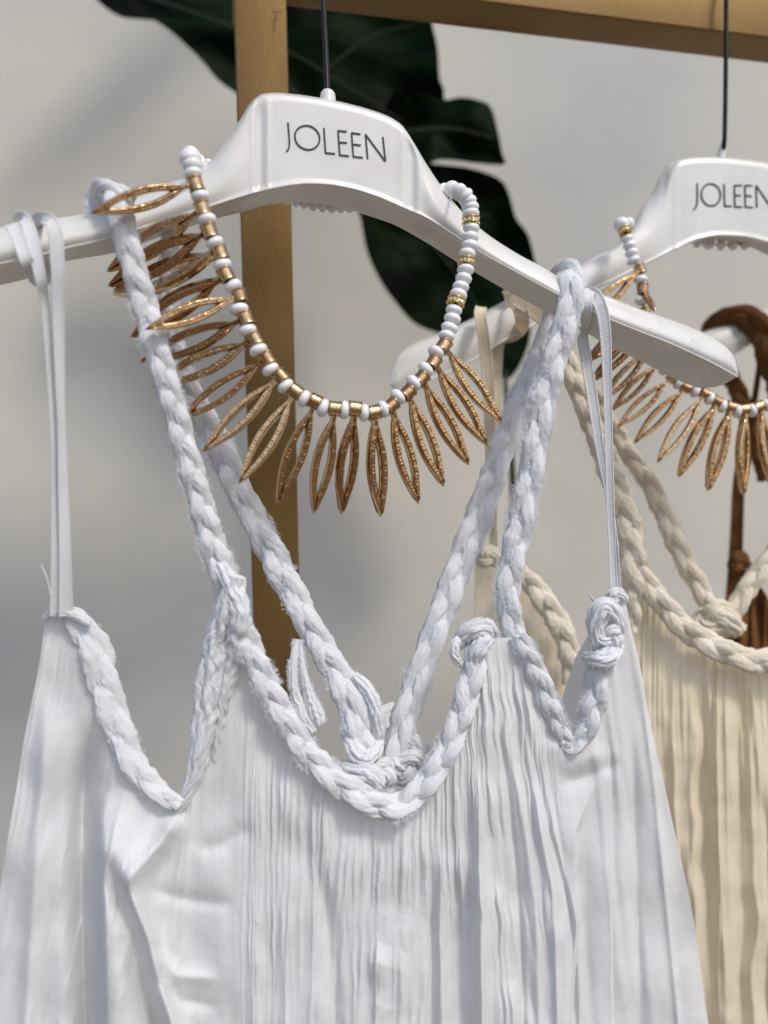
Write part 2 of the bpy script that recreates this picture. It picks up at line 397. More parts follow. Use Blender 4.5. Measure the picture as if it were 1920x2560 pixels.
# small specks and scuffs where the tip is worn
mb = MB(); r = random.Random(4)
for i in range(20):
    x = r.gauss(1745, 60)
    if not 1600 < x < 1835: continue
    ty, ly = float(pch(*zip(*T1), np.array([x]))[0]), float(pch(*zip(*L1), np.array([x]))[0])
    v = r.uniform(0.35, 0.92); y = ty + (ly - ty)*v; s = r.uniform(0.6, 1.3); d = float(md(x) + ext1(np.array(x))) - 0.0022*math.sin(math.pi*min(1, max(0, v - .3)/.7)) - 0.0006
    q = [P(x-s, y, d), P(x, y-s, d), P(x+s*1.3, y, d), P(x, y+s, d)]; k_ = [p + np.array([0, 0.0006, 0]) for p in q]
    mb.quads(q + k_, [[0,1,2,3],[4,7,6,5],[0,4,5,1],[1,5,6,2],[2,6,7,3],[3,7,4,0]])
o = mb.build('scuff_specks', mat('speck', (0.4, 0.4, 0.41), 0.3), h1); o['kind'] = 'stuff'

h2 = thing('clothes_hanger', 'white JOLEEN hanger hooked on the rail at right, its arm crossing behind the front hanger', 'hanger', tuple(P(1815, 390, 0.55)), HG)
T2 = [(973,950),(979,925),(995,889),(1035,857),(1105,828),(1191,790),(1244,761),(1330,722),(1434,673),(1484,643),(1544,610),(1584,560),(1607,513),(1634,473),(1657,427),(1674,408),(1690,402),(1734,393),(1784,392),(1850,397),(1920,407),(1965,425),(2000,470),(2060,560),(2150,640),(2400,770),(2500,840)]
L2 = [(973,962),(990,976),(1035,962),(1102,937),(1145,917),(1207,885),(1249,856),(1330,812),(1481,722),(1567,681),(1610,658),(1700,614),(1750,593),(1800,585),(1850,587),(1920,602),(2000,640),(2200,760),(2400,850),(2500,880)]
B2 = [(973,964),(990,976),(1102,936),(1249,855),(1481,722),(1610,660),(1700,618),(1767,603),(1850,611),(1920,638),(2000,680),(2200,800),(2400,885),(2500,890)]
Fb = [(973,955),(995,915),(1035,885),(1105,855),(1191,815),(1244,786),(1330,745),(1454,674),(1544,622),(1584,588),(1614,570),(1640,547),(1660,515),(1674,455),(1684,427),(1697,406),(1734,398),(1784,397),(1850,402),(1920,412),(1965,430),(2000,476),(2060,566),(2150,660),(2400,795),(2500,850)]
wb2 = lambda x: sstep(1600, 1690, x)*(1 - sstep(1980, 2040, x))
plate = lambda x, v: -0.0004*np.exp(-((x - 1690)/6)**2)*sstep(0.02, 0.12, v)
mb = hanger_body(T2, L2, B2, Fb, sd_, 0.020, wb2, None); mb.build('hanger_body', M['plastic'], h2)
O5 = (1367, 300)
stroke_letters(h2, [
    [z3([(1130,473),(1130,560),(1128,620),(1118,655),(1100,674)], *O5)],
    [oval(1777.7, 486.7, 24, 27.5, 0.05)],
    [z3([(1330,480),(1335,647)], *O5), z3([(1333,645),(1387,645)], *O5)],
    [z3([(1408,488),(1411,652)], *O5), z3([(1408,490),(1465,490)], *O5), z3([(1410,564),(1457,566)], *O5), z3([(1410,650),(1466,652)], *O5)],
    [z3([(1487,488),(1490,655)], *O5), z3([(1487,490),(1542,492)], *O5), z3([(1490,567),(1538,570)], *O5), z3([(1490,652),(1546,655)], *O5)],
    [z3([(1576,656),(1571,490)], *O5), z3([(1571,490),(1692,665)], *O5), z3([(1692,665),(1690,497)], *O5)]],
    lambda x: sd_(x) - 0.0001, 4.0)
hook(h2, [(1803,392,0.556),(1806,372,0.556),(1811,355,0.552),(1814,200,0.551),(1815,60,0.551),(1816,-50,0.552),(1817,-98,0.575),(1820,-60,0.605),(1822,30,0.61)], 0.0016)
mb = MB(); tube(mb, np.array([P(1802,398,0.556), P(1804,384,0.556), P(1808,366,0.555), P(1811,352,0.553)]), [0.0032,0.0030,0.0025,0.0020], 12); mb.build('knob', M['plastic'], h2)
mb = MB(); a = np.linspace(0, 2*np.pi, 40)
tube(mb, PV(1771 + 15*np.cos(a), 608 + 13*np.sin(a), 0.556), 0.0007, 6); mb.build('hook_ring', M['plastic'], h2)

h3 = thing('clothes_hanger', 'white hanger arm at the far right edge, half hidden under a brown braided strap', 'hanger', tuple(P(1850, 840, 0.64)), HG)
T3 = [(1700,872),(1712,855),(1777,823),(1834,805),(1900,773),(1920,763),(2050,690),(2200,560)]
L3 = [(1700,878),(1720,900),(1780,898),(1837,880),(1867,862),(1920,832),(2050,770),(2200,700)]
B3 = [(x, y + 4) for x, y in L3]
F3 = [(x, y + 20) for x, y in T3]
plate = lambda x, v: 0*x
mb = hanger_body(T3, L3, B3, F3, td_, 0.02, lambda x: 0*x, None, nx=140); mb.build('hanger_body', M['plastic'], h3)

# ------------------------------------------------------------------ necklaces
def bead_mesh():
    n, m = 22, 14
    a = np.linspace(0, 2*np.pi, n, endpoint=False); t = np.linspace(0.06, np.pi - 0.06, m)
    rr = 0.5*np.sin(t)**0.8; zz = 0.31*np.cos(t)
    G = np.stack([np.cos(a)[:, None]*rr, np.sin(a)[:, None]*rr, zz[None] + 0*a[:, None]], -1)
    mb = MB(); mb.grid(G, wu=True, flip=True)
    mb.cap(G[:, 0]); mb.cap(G[::-1, -1]); return make_mesh('bead', np.vstack(mb.V), np.vstack(mb.Q))
BEAD = bead_mesh(); BEAD.materials.append(M['bead'])

def pendant_mesh():
    """open marquise: z runs 0 (neck) to -1 (tip), x is width, y thickness"""
    n = 90; z = np.linspace(0, 1, n)
    W = 0.100; wo = np.where(z < 0.1, 0.018 + 0.012*sstep(0, 0.1, z), 0)
    zz = np.clip((z - 0.07)/0.93, 0, 1)
    wo = 0.018*(1 - zz) + W*np.sin(np.pi*zz**0.92)**0.86
    wo[-1] = 0.002
    zi = np.clip((z - 0.20)/0.62, 0, 1); wi = np.where((z > 0.20) & (z < 0.80), 0.039*np.sin(np.pi*zi**0.95)**0.8, 0.0)
    t = 0.048; mb = MB()
    dots = 0.5 + 0.5*np.cos(2*np.pi*z*26)
    for sgn in (1, -1):
        cols = []
        bar = wo - wi
        prof = [(0, t*0.8), (0.0, 0.0), (0.07, -t*0.5), (0.2, -t*0.95), (0.33, -t*0.72), (0.5, -t*0.72), (0.67, -t*0.72), (0.8, -t*0.95), (0.93, -t*0.5), (1.0, 0.0), (1.0, t*0.8)]
        for f, y in prof:
            x = wo - bar*f
            yy = y + 0*z
            if f == 0.5: yy = yy - t*0.45*dots
            if f in (0.33, 0.67): yy = yy - t*0.15*(1 - dots)
            yy = yy*np.clip((1 - z)/0.05, 0.25, 1)
            cols.append(np.stack([sgn*x, yy, -z], -1))
        G = np.stack(cols, 1); mb.grid(G, wv=True, flip=(sgn < 0))
        mb.cap(G[0]) if False else None
    return make_mesh('pendant', np.vstack(mb.V), np.vstack(mb.Q))
PEND = pendant_mesh(); PEND.materials.append(M['gold'])

def bail_mesh():
    """barrel with knurling, axis z, unit diameter"""
    n, m = 48, 19; a = np.linspace(0, 2*np.pi, n, endpoint=False); z = np.linspace(-0.42, 0.42, m)
    A, Z = np.meshgrid(a, z, indexing='ij')
    R = 0.46 + 0.022*np.cos(A*16 + 0)*np.cos(Z*40) + 0.05*(np.abs(Z) > 0.36)
    G = np.stack([R*np.cos(A), R*np.sin(A), Z], -1); Gi = np.stack([0.36*np.cos(A), 0.36*np.sin(A), Z], -1)
    mb = MB(); mb.grid(np.concatenate([G, Gi[:, ::-1]], 1), wu=True, wv=True); return make_mesh('bail', np.vstack(mb.V), np.vstack(mb.Q))
BAIL = bail_mesh(); BAIL.materials.append(M['gold'])

def rim_mesh():
    n = 30; a = np.linspace(0, 2*np.pi, n, endpoint=False); b = np.linspace(0, 2*np.pi, 8, endpoint=False)
    A, Bq = np.meshgrid(a, b, indexing='ij'); R = 0.47 + 0.05*np.cos(Bq)
    mb = MB(); mb.grid(np.stack([R*np.cos(A), R*np.sin(A), 0.04*np.sin(Bq)], -1), wu=True, wv=True); return make_mesh('rim', np.vstack(mb.V), np.vstack(mb.Q))
RIM = rim_mesh(); RIM.materials.append(M['bright_gold'])
def drum_mesh():
    n = 30; a = np.linspace(0, 2*np.pi, n, endpoint=False)
    mb = MB(); rs = [(0.1, -0.14), (0.40, -0.14), (0.40, 0.14), (0.1, 0.14)]
    G = np.stack([np.stack([r*np.cos(a), r*np.sin(a), z + 0*a], -1) for r, z in rs], 1); mb.grid(G, wu=True, wv=True)
    return make_mesh('drum', np.vstack(mb.V), np.vstack(mb.Q))
DRUM = drum_mesh(); DRUM.materials.append(M['bright_gold'])
def crystal_mesh():
    V = [(0, 0, 0.02)]; 
    o_ = [(math.cos(t)*0.115, math.sin(t)*0.115, -0.02) for t in np.linspace(0, 2*math.pi, 9)[:-1]]
    i_ = [(math.cos(t)*0.06, math.sin(t)*0.06, 0.045) for t in np.linspace(0.4, 2*math.pi + 0.4, 9)[:-1]]
    fs = [[i, (i+1) % 8, 8 + (i+1) % 8, 8 + i] for i in range(8)] + [list(range(8, 16))] + [list(range(7, -1, -1))]
    return make_mesh('crystal', np.array(o_ + i_), fs, smooth=False)
CRY = crystal_mesh(); CRY.materials.append(M['crystal'])

def frame(z, hint):
    z = Vector(z).normalized(); x = Vector(hint).cross(z)
    if x.length < 1e-6: x = Vector((1, 0, 0)).cross(z)
    x.normalize(); y = z.cross(x); return Matrix((x, y, z)).transposed().to_4x4()

def place(name, me, parent, pos, R, scale, par_world=None):
    Mw = Matrix.Translation(Vector([float(c) for c in pos])) @ R @ Matrix.Diagonal((*scale, 1))
    base = par_world if par_world is not None else Matrix.Translation(wloc(parent))
    o = bpy.data.objects.new(name, me); C.objects.link(o); o.parent = parent; o.matrix_basis = base.inverted() @ Mw
    return o, Mw

def necklace(root, seq, bead_w, plen):
    """seq: (kind, x, y, d, extra) along the string"""
    pts = np.array([P(s[1], s[2], s[3]) for s in seq]); T = np.gradient(pts, axis=0)
    c, _ = catmull(pts, 260); mb = MB(); tube(mb, c, 0.0007, 6); mb.build('string', M['string'], root)
    for i, s in enumerate(seq):
        t = T[i]; pos = pts[i]; kind = s[0]; R = frame(t, (0.2, 1, 0.1)); d = s[3]
        bw = bead_w*random.uniform(0.96, 1.04)
        if kind == 'b':
            jit = Matrix.Rotation(random.uniform(-0.12, 0.12), 4, 'X') @ Matrix.Rotation(random.uniform(-0.12, 0.12), 4, 'Y')
            k = s[4] if len(s) > 4 else 1.0
            place('bead', BEAD, root, pos, R @ jit, (bw*k, bw*k, bw*k*(1.0 if k <= 1.05 else 1.3)))
        elif kind == 's':
            o, Mw = place('rhinestone_spacer', DRUM, root, pos, R, (bw*1.02,)*3)
            for zz in (-0.15, 0.15): place('rim', RIM, o, Mw @ Vector((0, 0, zz)), R, (bw*1.02,)*3, Mw)
            for q in range(11):
                a = q*2*math.pi/11; n_ = R.to_3x3() @ Vector((math.cos(a), math.sin(a), 0))
                cp = Mw @ Vector((0.42*math.cos(a), 0.42*math.sin(a), 0))
                place('crystal', CRY, o, cp, frame(n_, t), (bw,)*3, Mw)
        elif kind == 'p':
            tx, ty, dd, yaw = s[4]
            tip = P(tx, ty, d + dd)
            ax = tip - pos; L = np.linalg.norm(ax); zc = Vector(-ax).normalized()
            yv = Vector((0.0, 1.0, 0.0)); yv = (yv - zc*yv.dot(zc)).normalized(); xv = yv.cross(zc)
            R2 = Matrix((xv, yv, zc)).transposed().to_4x4() @ Matrix.Rotation(math.radians(yaw + random.uniform(-7, 7)), 4, 'Z')
            dia = bw*0.86
            st = pos + ax/L*dia*0.42
            o, Mw = place('pendant', PEND, root, st, R2, (L*0.93*1.0,)*3 if True else None)
            place('bail', BAIL, o, pos, R, (dia, dia, dia*0.92), Mw)

NG = 'beaded necklaces draped over hangers'
n1 = thing('necklace', 'white bead necklace with open marquise rose gold pendants draped over the front hanger', 'necklace', tuple(P(474, 399, 0.39)), NG)
def nd1(x, y):                       # depth of the hanging front of the first necklace
    return float(np.interp(x, [480, 560, 700, 900, 1060, 1180], [0.372, 0.380, 0.386, 0.392, 0.402, 0.413]))
def B_(x, y, k=1.0): return ('b', x, y, nd1(x, y), k)
def Pn(x, y, tx, ty, dd=0.0, yaw=0): return ('p', x, y, nd1(x, y), (tx, ty, dd, yaw))
seq = []
# behind the body of the hanger, from right to left
back = [(1130,474,0.434),(1112,478,0.446),(1093,487,0.452)]
for i in range(26):
    t = i/25; x = 1074 - t*(1074 - 520); y = 511 - (18*((x - 835)/102)**2 if x < 835 else 26*((x - 835)/255)**2)
    if x < 733: y = 493 - 75*((733 - x)/213)**1.2
    back.append((x, y, 0.452 - 0.02*t))
front_r = [(1117,840,'b'),(1124,820,'b'),(1131,797,'b'),(1135,775,'b'),(1140,754,'s'),(1146,737,'b'),(1152,717,'b'),(1159,697,'b'),(1164,675,'b'),(1166,654,'s'),(1168,635,'b'),(1175,615,'b'),(1176,593,'b'),(1178,570,'b'),(1177,552,'s'),(1177,535,'b'),(1176,518,'b'),(1171,503,'b'),(1163,490,'b'),(1148,480,'b')]
left = [B_(474,396,1.12), B_(479,412,1.06), B_(482,434,1.0), Pn(489,461,223,534,-0.020,36), B_(500,490), Pn(506,522,262,682,0.030,35), B_(517,549), Pn(523,578,265,718,0.034,25),
        B_(537,607), Pn(550,632,278,740,0.034,-8), B_(557,663), Pn(565,687,320,844,0.028,40), B_(583,716), Pn(599,740,360,825,-0.020,26), B_(598,773), Pn(614,796,346,908,0.015000000000000001,12),
        B_(619,826), Pn(637,848,375,971,0.013,5), B_(646,875), Pn(667,896,447,1053,0.006,5), B_(676,923), Pn(701,940,505,1132,-0.004,0), B_(714,965), Pn(738,979,596,1212,-0.003,-4),
        B_(760,997), Pn(788,1004,691,1261,0.006,20), B_(808,1020), Pn(838,1022,782,1287,0.013,30), B_(861,1025), Pn(887,1022,852,1287,0.013,34), B_(910,1032), Pn(935,1031,951,1294,0.013,38),
        B_(957,1023), Pn(978,1014,1046,1261,0.013,26), B_(995,992), Pn(1019,982,1109,1217,0.013,24), B_(1034,957), Pn(1053,947,1172,1164,0.013,20), B_(1064,923), Pn(1084,906,1218,1115,0.013,18),
        B_(1090,881), Pn(1109,865,1255,1059,0.013,12)]
seq = left + [(k, x, y, nd1(x, y)) if k == 's' else B_(x, y) for x, y, k in front_r]
seq += [('b', x, y, d) for x, y, d in back]
seq += [('b', 505, 425, 0.424), ('b', 492, 405, 0.414), ('b', 482, 393, 0.402), ('b', 477, 388, 0.39)]
necklace(n1, seq, 0.0097, 1)

n2 = thing('necklace', 'bead and rose gold pendant necklace at the right, on the hanger behind the crossing', 'necklace', tuple(P(1555, 563, 0.53)), NG)
d2 = 0.520
def b2(x, y, k=1.0, d=d2): return ('b', x, y, d, k)
def p2(x, y, tx, ty, dd=0.0, yaw=0, d=d2): return ('p', x, y, d, (tx, ty, dd, yaw))
seq2 = [b2(1590,575,1,.555), b2(1570,560,1,.54), b2(1554,562,1.12,.525), ('s', 1563, 579, .518), b2(1567,596), b2(1574,614), b2(1579,632), b2(1583,651), p2(1600,673,1440,820,-0.005,15), b2(1602,699),
        p2(1607,723,1636,775,-0.022,30), b2(1604,753), p2(1613,780,1462,908,0.0,35), b2(1612,805), p2(1618,825,1476,955,0,30), b2(1623,848), p2(1630,868,1505,1003,0,10), b2(1640,888), p2(1650,905,1529,1027,0,5),
        b2(1663,926), p2(1680,943,1542,1070,0,0), b2(1696,958), p2(1714,968,1584,1110,0,5), b2(1737,978), p2(1762,984,1641,1160,0,0), b2(1774,997), p2(1792,1003,1694,1196,0,5),
        b2(1806,1016), p2(1826,1017,1768,1231,0,22), b2(1842,1028), p2(1860,1024,1856,1241,0,24), b2(1879,1026), p2(1897,1017,1938,1232,0,20), b2(1914,1013), p2(1932,1003,2010,1205,0,15), b2(1948,990), p2(1962,975,2070,1165,0,10), b2(1975,955),
        p2(1985,935,2110,1110,0,5), b2(1995,912), b2(2001,888), b2(2006,864), b2(2011,840), b2(2016,816), b2(2021,792), b2(2026,768), b2(2031,744), b2(2036,720), b2(2040,696), b2(2044,672), b2(2048,648), b2(2048,625), b2(2046,605,1,.53)]
for i in range(14):
    t = i/13; seq2.append(('b', 2010 - t*(2010 - 1625), 575 + 42*math.sin(math.pi*t)*(1) - 5, 0.566))
seq2.append(('b', 1605, 578, .563))
necklace(n2, seq2, 0.0094, 1)

# ------------------------------------------------------------------ braids, ribbons, fray
def fray(mb, base, out, tang, length, width, r):
    """one thin bent fibre"""
    a = base; side = np.cross(out, tang); side /= np.linalg.norm(side) + 1e-9
    k1 = a + out*length*0.5 + tang*length*r.uniform(-.4, .4) + side*length*r.uniform(-.25, .25)
    k2 = k1 + out*length*0.45 + tang*length*r.uniform(-.7, .7) + side*length*r.uniform(-.4, .4)
    w = tang*width*0.5
    mb.append((a - w, a + w, k1 + w*0.8, k1 - w*0.8, k2 + w*0.4, k2 - w*0.4))

def build_fray(lst, m, parent):
    if not lst: return
    V = np.array(lst); n = len(V); loc = np.array(wloc(parent)); V = V.reshape(-1, 3) - loc
    b = np.arange(n)[:, None]*6
    Q = np.concatenate([b + np.array([[0, 1, 2, 3]]), b + np.array([[3, 2, 4, 5]])])
    o = obj('frayed_edge', make_mesh('frayed_edge', V, Q), m, parent); o['kind'] = 'stuff'; return o

SEEDN = [100]
def braid(root, name, pts, mname='white_braid', per=2.6, fz=1.0, frmat='white_fray', ph0=None, loose=1.0, flip=1, sharp=1.35, flat=1.0):
    """pts rows: x, y, d, width in photo pixels. Three strands plaited, each its own sub-part."""
    SEEDN[0] += 1; r = np.random.default_rng(SEEDN[0])
    pw = np.array([[*P(p[0], p[1], p[2]), p[3]/F*p[2]] for p in pts]); c0, Ln = catmull(pw, 400)
    wm = c0[:, 3].mean(); n = int(max(40, Ln/(wm*0.042))); c, _ = catmull(pw, n); cen = c[:, :3]; wd = c[:, 3]
    T = np.gradient(cen, axis=0); T /= np.linalg.norm(T, axis=1)[:, None]
    view = cen - np.array(CAM); N_ = -view/np.linalg.norm(view, axis=1)[:, None]
    N_ = N_ - T*(N_*T).sum(1)[:, None]; N_ /= np.linalg.norm(N_, axis=1)[:, None] + 1e-9
    S = np.cross(T, N_)
    ds = np.r_[0, np.linalg.norm(np.diff(cen, axis=0), axis=1)]; 
    s = np.cumsum(ds)
    pv = 1.28*per*wd*(1 + 0.12*noise1(s/wm, SEEDN[0], 2, 0.12)); ph = np.cumsum(ds/pv)*2*np.pi + (r.uniform(0, 6.28) if ph0 is None else ph0)
    base = MB(); m = M[mname]; na = 36; a = np.linspace(0, 2*np.pi, na, endpoint=False); fr = []
    holder = MB()
    # a core hides gaps between the strands
    G = cen[:, None] + wd[:, None, None]*(0.20*np.cos(a)[None, :, None]*S[:, None] + 0.12*np.sin(a)[None, :, None]*N_[:, None])
    holder.grid(G[::3], wv=True); core = holder.build(name, m, root)
    for k in range(3):
        q = ph + 2*np.pi*k/3; sw = wd*(1 + 0.07*noise1(s/wm, SEEDN[0]*3 + k, 3, 0.3)*loose)
        cx = 0.195*(np.sin(q) + 0.12*np.sin(3*q))*flip; cz = 0.105*flat*np.sin(2*q)
        dcx = np.gradient(cx*sw, s + 1e-9*np.arange(n)); ang = np.arctan(dcx)         # lean of the strand
        ctr = cen + S*(cx*sw)[:, None] + N_*(cz*sw)[:, None]
        T2 = T + S*dcx[:, None]; T2 /= np.linalg.norm(T2, axis=1)[:, None]; S2 = np.cross(T2, N_)
        rw = 0.262*sw*(1 + 0.12*noise1(s/wm, SEEDN[0]*7 + k, 3, 0.7)); rz = 0.155*flat*sw
        A, I = np.meshgrid(a, np.arange(n)); ss = (s/wm)[:, None]
        # gathered-cloth creases that run along the strand and wander slowly
        tw = 0.55*noise1(ss, SEEDN[0]*11 + k, 2, 0.25) + 0.25*ss*(1 if k % 2 else -1)
        w1 = np.abs(np.sin((A + tw)*3.0 + 1.5*noise1(ss, SEEDN[0] + k, 2, 0.5)))**0.36
        w2 = np.abs(np.sin((A - tw*0.6)*6.5 + 2.0*noise1(ss*1.0, SEEDN[0]*5 + k, 3, 0.6)))
        bulk = 0.035*noise2(A*1.1, ss*2.2, SEEDN[0]*2 + 3*k, 1.3, 8)
        hgt = 0.70 + bulk + sharp*(0.20*w1*(0.6 + 0.4*noise1(ss, SEEDN[0]*3 + k, 2, 0.9)) + 0.06*w2) + 0.03*noise2(A*0.7, ss*1.2, SEEDN[0] + 3*k, 1.2, 6)
        G = ctr[:, None] + (hgt*np.cos(A))[..., None]*(rw[:, None, None]*S2[:, None]) + (hgt*np.sin(A))[..., None]*(rz[:, None, None]*N_[:, None])
        mb = MB(); mb.grid(G, wv=True); mb.cap(G[0]); mb.cap(G[-1][::-1])
        mb.build('strand', m, core)
        # torn raw edges show as combed fringe in patches along each strand
        if fz > 0:
            dens = fz*Ln/wm*190
            for _ in range(int(dens)):
                i = int(r.integers(2, n - 2)); patch = noise1(np.array([s[i]/wm]), SEEDN[0]*13 + k, 2, 0.22)[0]
                if patch < -0.25 or r.uniform() > 0.35 + 0.9*patch: continue
                sgn = 1 if noise1(np.array([s[i]/wm]), SEEDN[0]*17 + k, 1, 0.15)[0] > 0 else -1
                an = r.normal(0.15, 0.35) if sgn > 0 else math.pi - r.normal(0.15, 0.35)
                outv = math.cos(an)*S2[i] + math.sin(an)*N_[i]; bp = ctr[i] + math.cos(an)*rw[i]*0.97*S2[i] + math.sin(an)*rz[i]*0.97*N_[i]
                ln = wm*abs(r.normal(0.05, 0.045)) + wm*0.025
                fray(fr, bp, outv, T2[i], ln, 0.00018 + 0.00016*r.uniform(), r)
    if fz > 0: build_fray(fr, M[frmat], root if len([1]) else core)
    return core

def ribbon(root, name, pts, mname, th=0.0006, twist=None, edge=True):
    """flat woven tape; rows: x, y, d, width px, roll in degrees"""
    pw = np.array([[*P(p[0], p[1], p[2]), p[3]/F*p[2], p[4] if len(p) > 4 else 0] for p in pts]); n = 160; c, Ln = catmull(pw, n)
    n = int(max(60, Ln/0.0008)); c, _ = catmull(pw, n)
    cen, wd, roll = c[:, :3], c[:, 3], np.radians(c[:, 4]); T = np.gradient(cen, axis=0); T /= np.linalg.norm(T, axis=1)[:, None]
    N_ = np.array(CAM) - cen; N_ /= np.linalg.norm(N_, axis=1)[:, None]; N_ -= T*(N_*T).sum(1)[:, None]; N_ /= np.linalg.norm(N_, axis=1)[:, None] + 1e-9
    S = np.cross(T, N_); S2 = S*np.cos(roll)[:, None] + N_*np.sin(roll)[:, None]; N2 = np.cross(S2, T)
    s = np.linspace(0, Ln, n); rag = 1 + 0.035*noise1(s*900, len(pts) + 3, 2, 0.6)
    prof = [(-0.5, 0), (-0.47, 0.9), (-0.40, 0.9), (-0.36, 0.45), (-0.15, 0.5), (0.15, 0.5), (0.36, 0.45), (0.40, 0.9), (0.47, 0.9), (0.5, 0), (0.4, -0.5), (0, -0.5), (-0.4, -0.5)]
    rows = [cen + S2*(wd*rag*f)[:, None] + N2*(th*(h + 0.25*np.sin(s*5200 + f*30)))[:, None] for f, h in prof]
    if len(prof) % 2: rows.append((rows[-1] + rows[0])/2)
    G = np.stack(rows, 1); mb = MB(); mb.grid(G, wv=True); mb.cap(G[0]); mb.cap(G[-1][::-1])
    return mb.build(name, M[mname], root)

def wrinkle_tube(mb, pts, seed, na=56, k=0.30):
    """one thick gathered strip; rows x,y,d,width px"""
    pw = np.array([[*P(p[0], p[1], p[2]), p[3]/F*p[2]] for p in pts]); c, Ln = catmull(pw, 120); n = int(max(30, Ln/0.0004)); n = min(n, 600); c, _ = catmull(pw, n)
    cen, wd = c[:, :3], c[:, 3]; T = np.gradient(cen, axis=0); T /= np.linalg.norm(T, axis=1)[:, None]
    N_ = np.array(CAM) - cen; N_ /= np.linalg.norm(N_, axis=1)[:, None]; N_ -= T*(N_*T).sum(1)[:, None]; N_ /= np.linalg.norm(N_, axis=1)[:, None] + 1e-9
    S = np.cross(T, N_); a = np.linspace(0, 2*np.pi, na, endpoint=False); ss = (np.linspace(0, Ln, n)/wd.mean())[:, None]; A = a[None] + 0*ss
    h = 1 - k + k*np.abs(np.sin(A*3.5 + 1.2*noise1(ss, seed, 3, 0.3)))**0.7 + 0.4*k*np.abs(np.sin(A*7 + 2*noise1(ss, seed + 9, 3, 0.5)))
    h = h*(1 + 0.08*noise2(A*0.8, ss*0.9, seed + 3, 1.0, 8))
    G = cen[:, None] + (0.5*h*np.cos(A))[..., None]*(wd[:, None, None]*S[:, None]) + (0.42*h*np.sin(A))[..., None]*(wd[:, None, None]*N_[:, None])
    mb.grid(G, wv=True); mb.cap(G[0]); mb.cap(G[-1][::-1]); return cen, S, N_, T, wd

def strip(root, name, pts, mname, frm=None, fz=0.8, seed=1):
    mb = MB(); cen, S, N_, T, wd = wrinkle_tube(mb, pts, seed); o = mb.build(name, M[mname], root)
    if frm and fz:
        r = np.random.default_rng(seed); fr = []; n = len(cen); L = np.linalg.norm(np.diff(cen, axis=0), axis=1).sum()
        for _ in range(int(fz*L/0.00011)):
            i = int(r.integers(1, n - 1)); sg = r.choice([-1, 1])
            if noise1(np.array([i/n*6]), seed*3 + int(sg), 2, 0.4)[0] < -0.3: continue
            ov = sg*S[i]*0.95 + N_[i]*r.uniform(-0.2, 0.6); ov /= np.linalg.norm(ov)
            fray(fr, cen[i] + ov*wd[i]*0.44, ov, T[i], abs(r.normal(0.0010, 0.0006)) + 0.0003, 0.00026, r)
        build_fray(fr, M[frm], root)
    return o

def knot(root, name, x, y, d, w, h, rot, mname, seed=1, tw=0.30):
    """strip tied in an overhand knot: a trefoil seen from the front"""
    t = np.linspace(0, 2*np.pi, 90); X = np.sin(t) + 2*np.sin(2*t); Y = np.cos(t) - 2*np.cos(2*t); Z = -np.sin(3*t)
    c, s = math.cos(math.radians(rot)), math.sin(math.radians(rot))
    px = x + (c*X - s*Y)/3*w*0.36; py = y + (s*X + c*Y)/3*h*0.36
    pts = [(px[i], py[i], d + Z[i]*w/F*d*0.12, w*tw*(1 + 0.15*math.sin(5*t[i] + seed))) for i in range(0, 90, 3)]; pts.append(pts[0])
    mb = MB(); cen, S, N_, T, wd = wrinkle_tube(mb, pts, seed, k=0.36); o = mb.build(name, M[mname], root)
    if 'white' in mname:
        r = np.random.default_rng(seed); fr = []
        for _ in range(260):
            i = int(r.integers(1, len(cen) - 1)); ov = r.choice([-1, 1])*S[i] + N_[i]*r.uniform(0, .8); ov /= np.linalg.norm(ov)
            fray(fr, cen[i] + ov*wd[i]*0.42, ov, T[i], abs(r.normal(0.0011, 0.0007)) + 0.0003, 0.00026, r)
        build_fray(fr, M['white_fray'], root)
    return o

# ------------------------------------------------------------------ draped cloth panels
def panel(root, name, top, bot, depth, folds, m, nu, nv, ncol=None, vpow=1.15, back=True, th=0.0008, bend=None):
    """top, bot: matching rows of (x, y). folds(U, V, X, Y) -> relief toward the viewer in metres"""
    top = np.array(top, float); bot = np.array(bot, float)
    seg = 0.45*np.linalg.norm(np.diff(top, axis=0), axis=1) + 0.55*np.linalg.norm(np.diff(bot, axis=0), axis=1)
    s = np.r_[0, np.cumsum(seg)]; u = np.linspace(0, s[-1], nu)
    tx = np.interp(u, s, top[:, 0]); ty = np.interp(u, s, top[:, 1]); bx = np.interp(u, s, bot[:, 0]); by = np.interp(u, s, bot[:, 1])
    ker = np.ones(5)/5
    def sm(a): b = np.convolve(np.r_[a[0]*np.ones(2), a, a[-1]*np.ones(2)], ker, 'valid'); return b
    tx, ty, bx, by = map(sm, (tx, ty, bx, by))
    v = np.linspace(0, 1, nv)**vpow
    V, U = np.meshgrid(v, u); X = tx[:, None] + (bx - tx)[:, None]*V; Y = ty[:, None] + (by - ty)[:, None]*V
    if bend is not None: X = X + bend(U/s[-1], V)
    D = depth(X, Y); H = folds(U, V, X, Y)
    A = PV(X, Y, D - H)
    mb = MB(); mb.grid(A, flip=True)
    return mb.build(name, m, root), (U, V, X, Y)

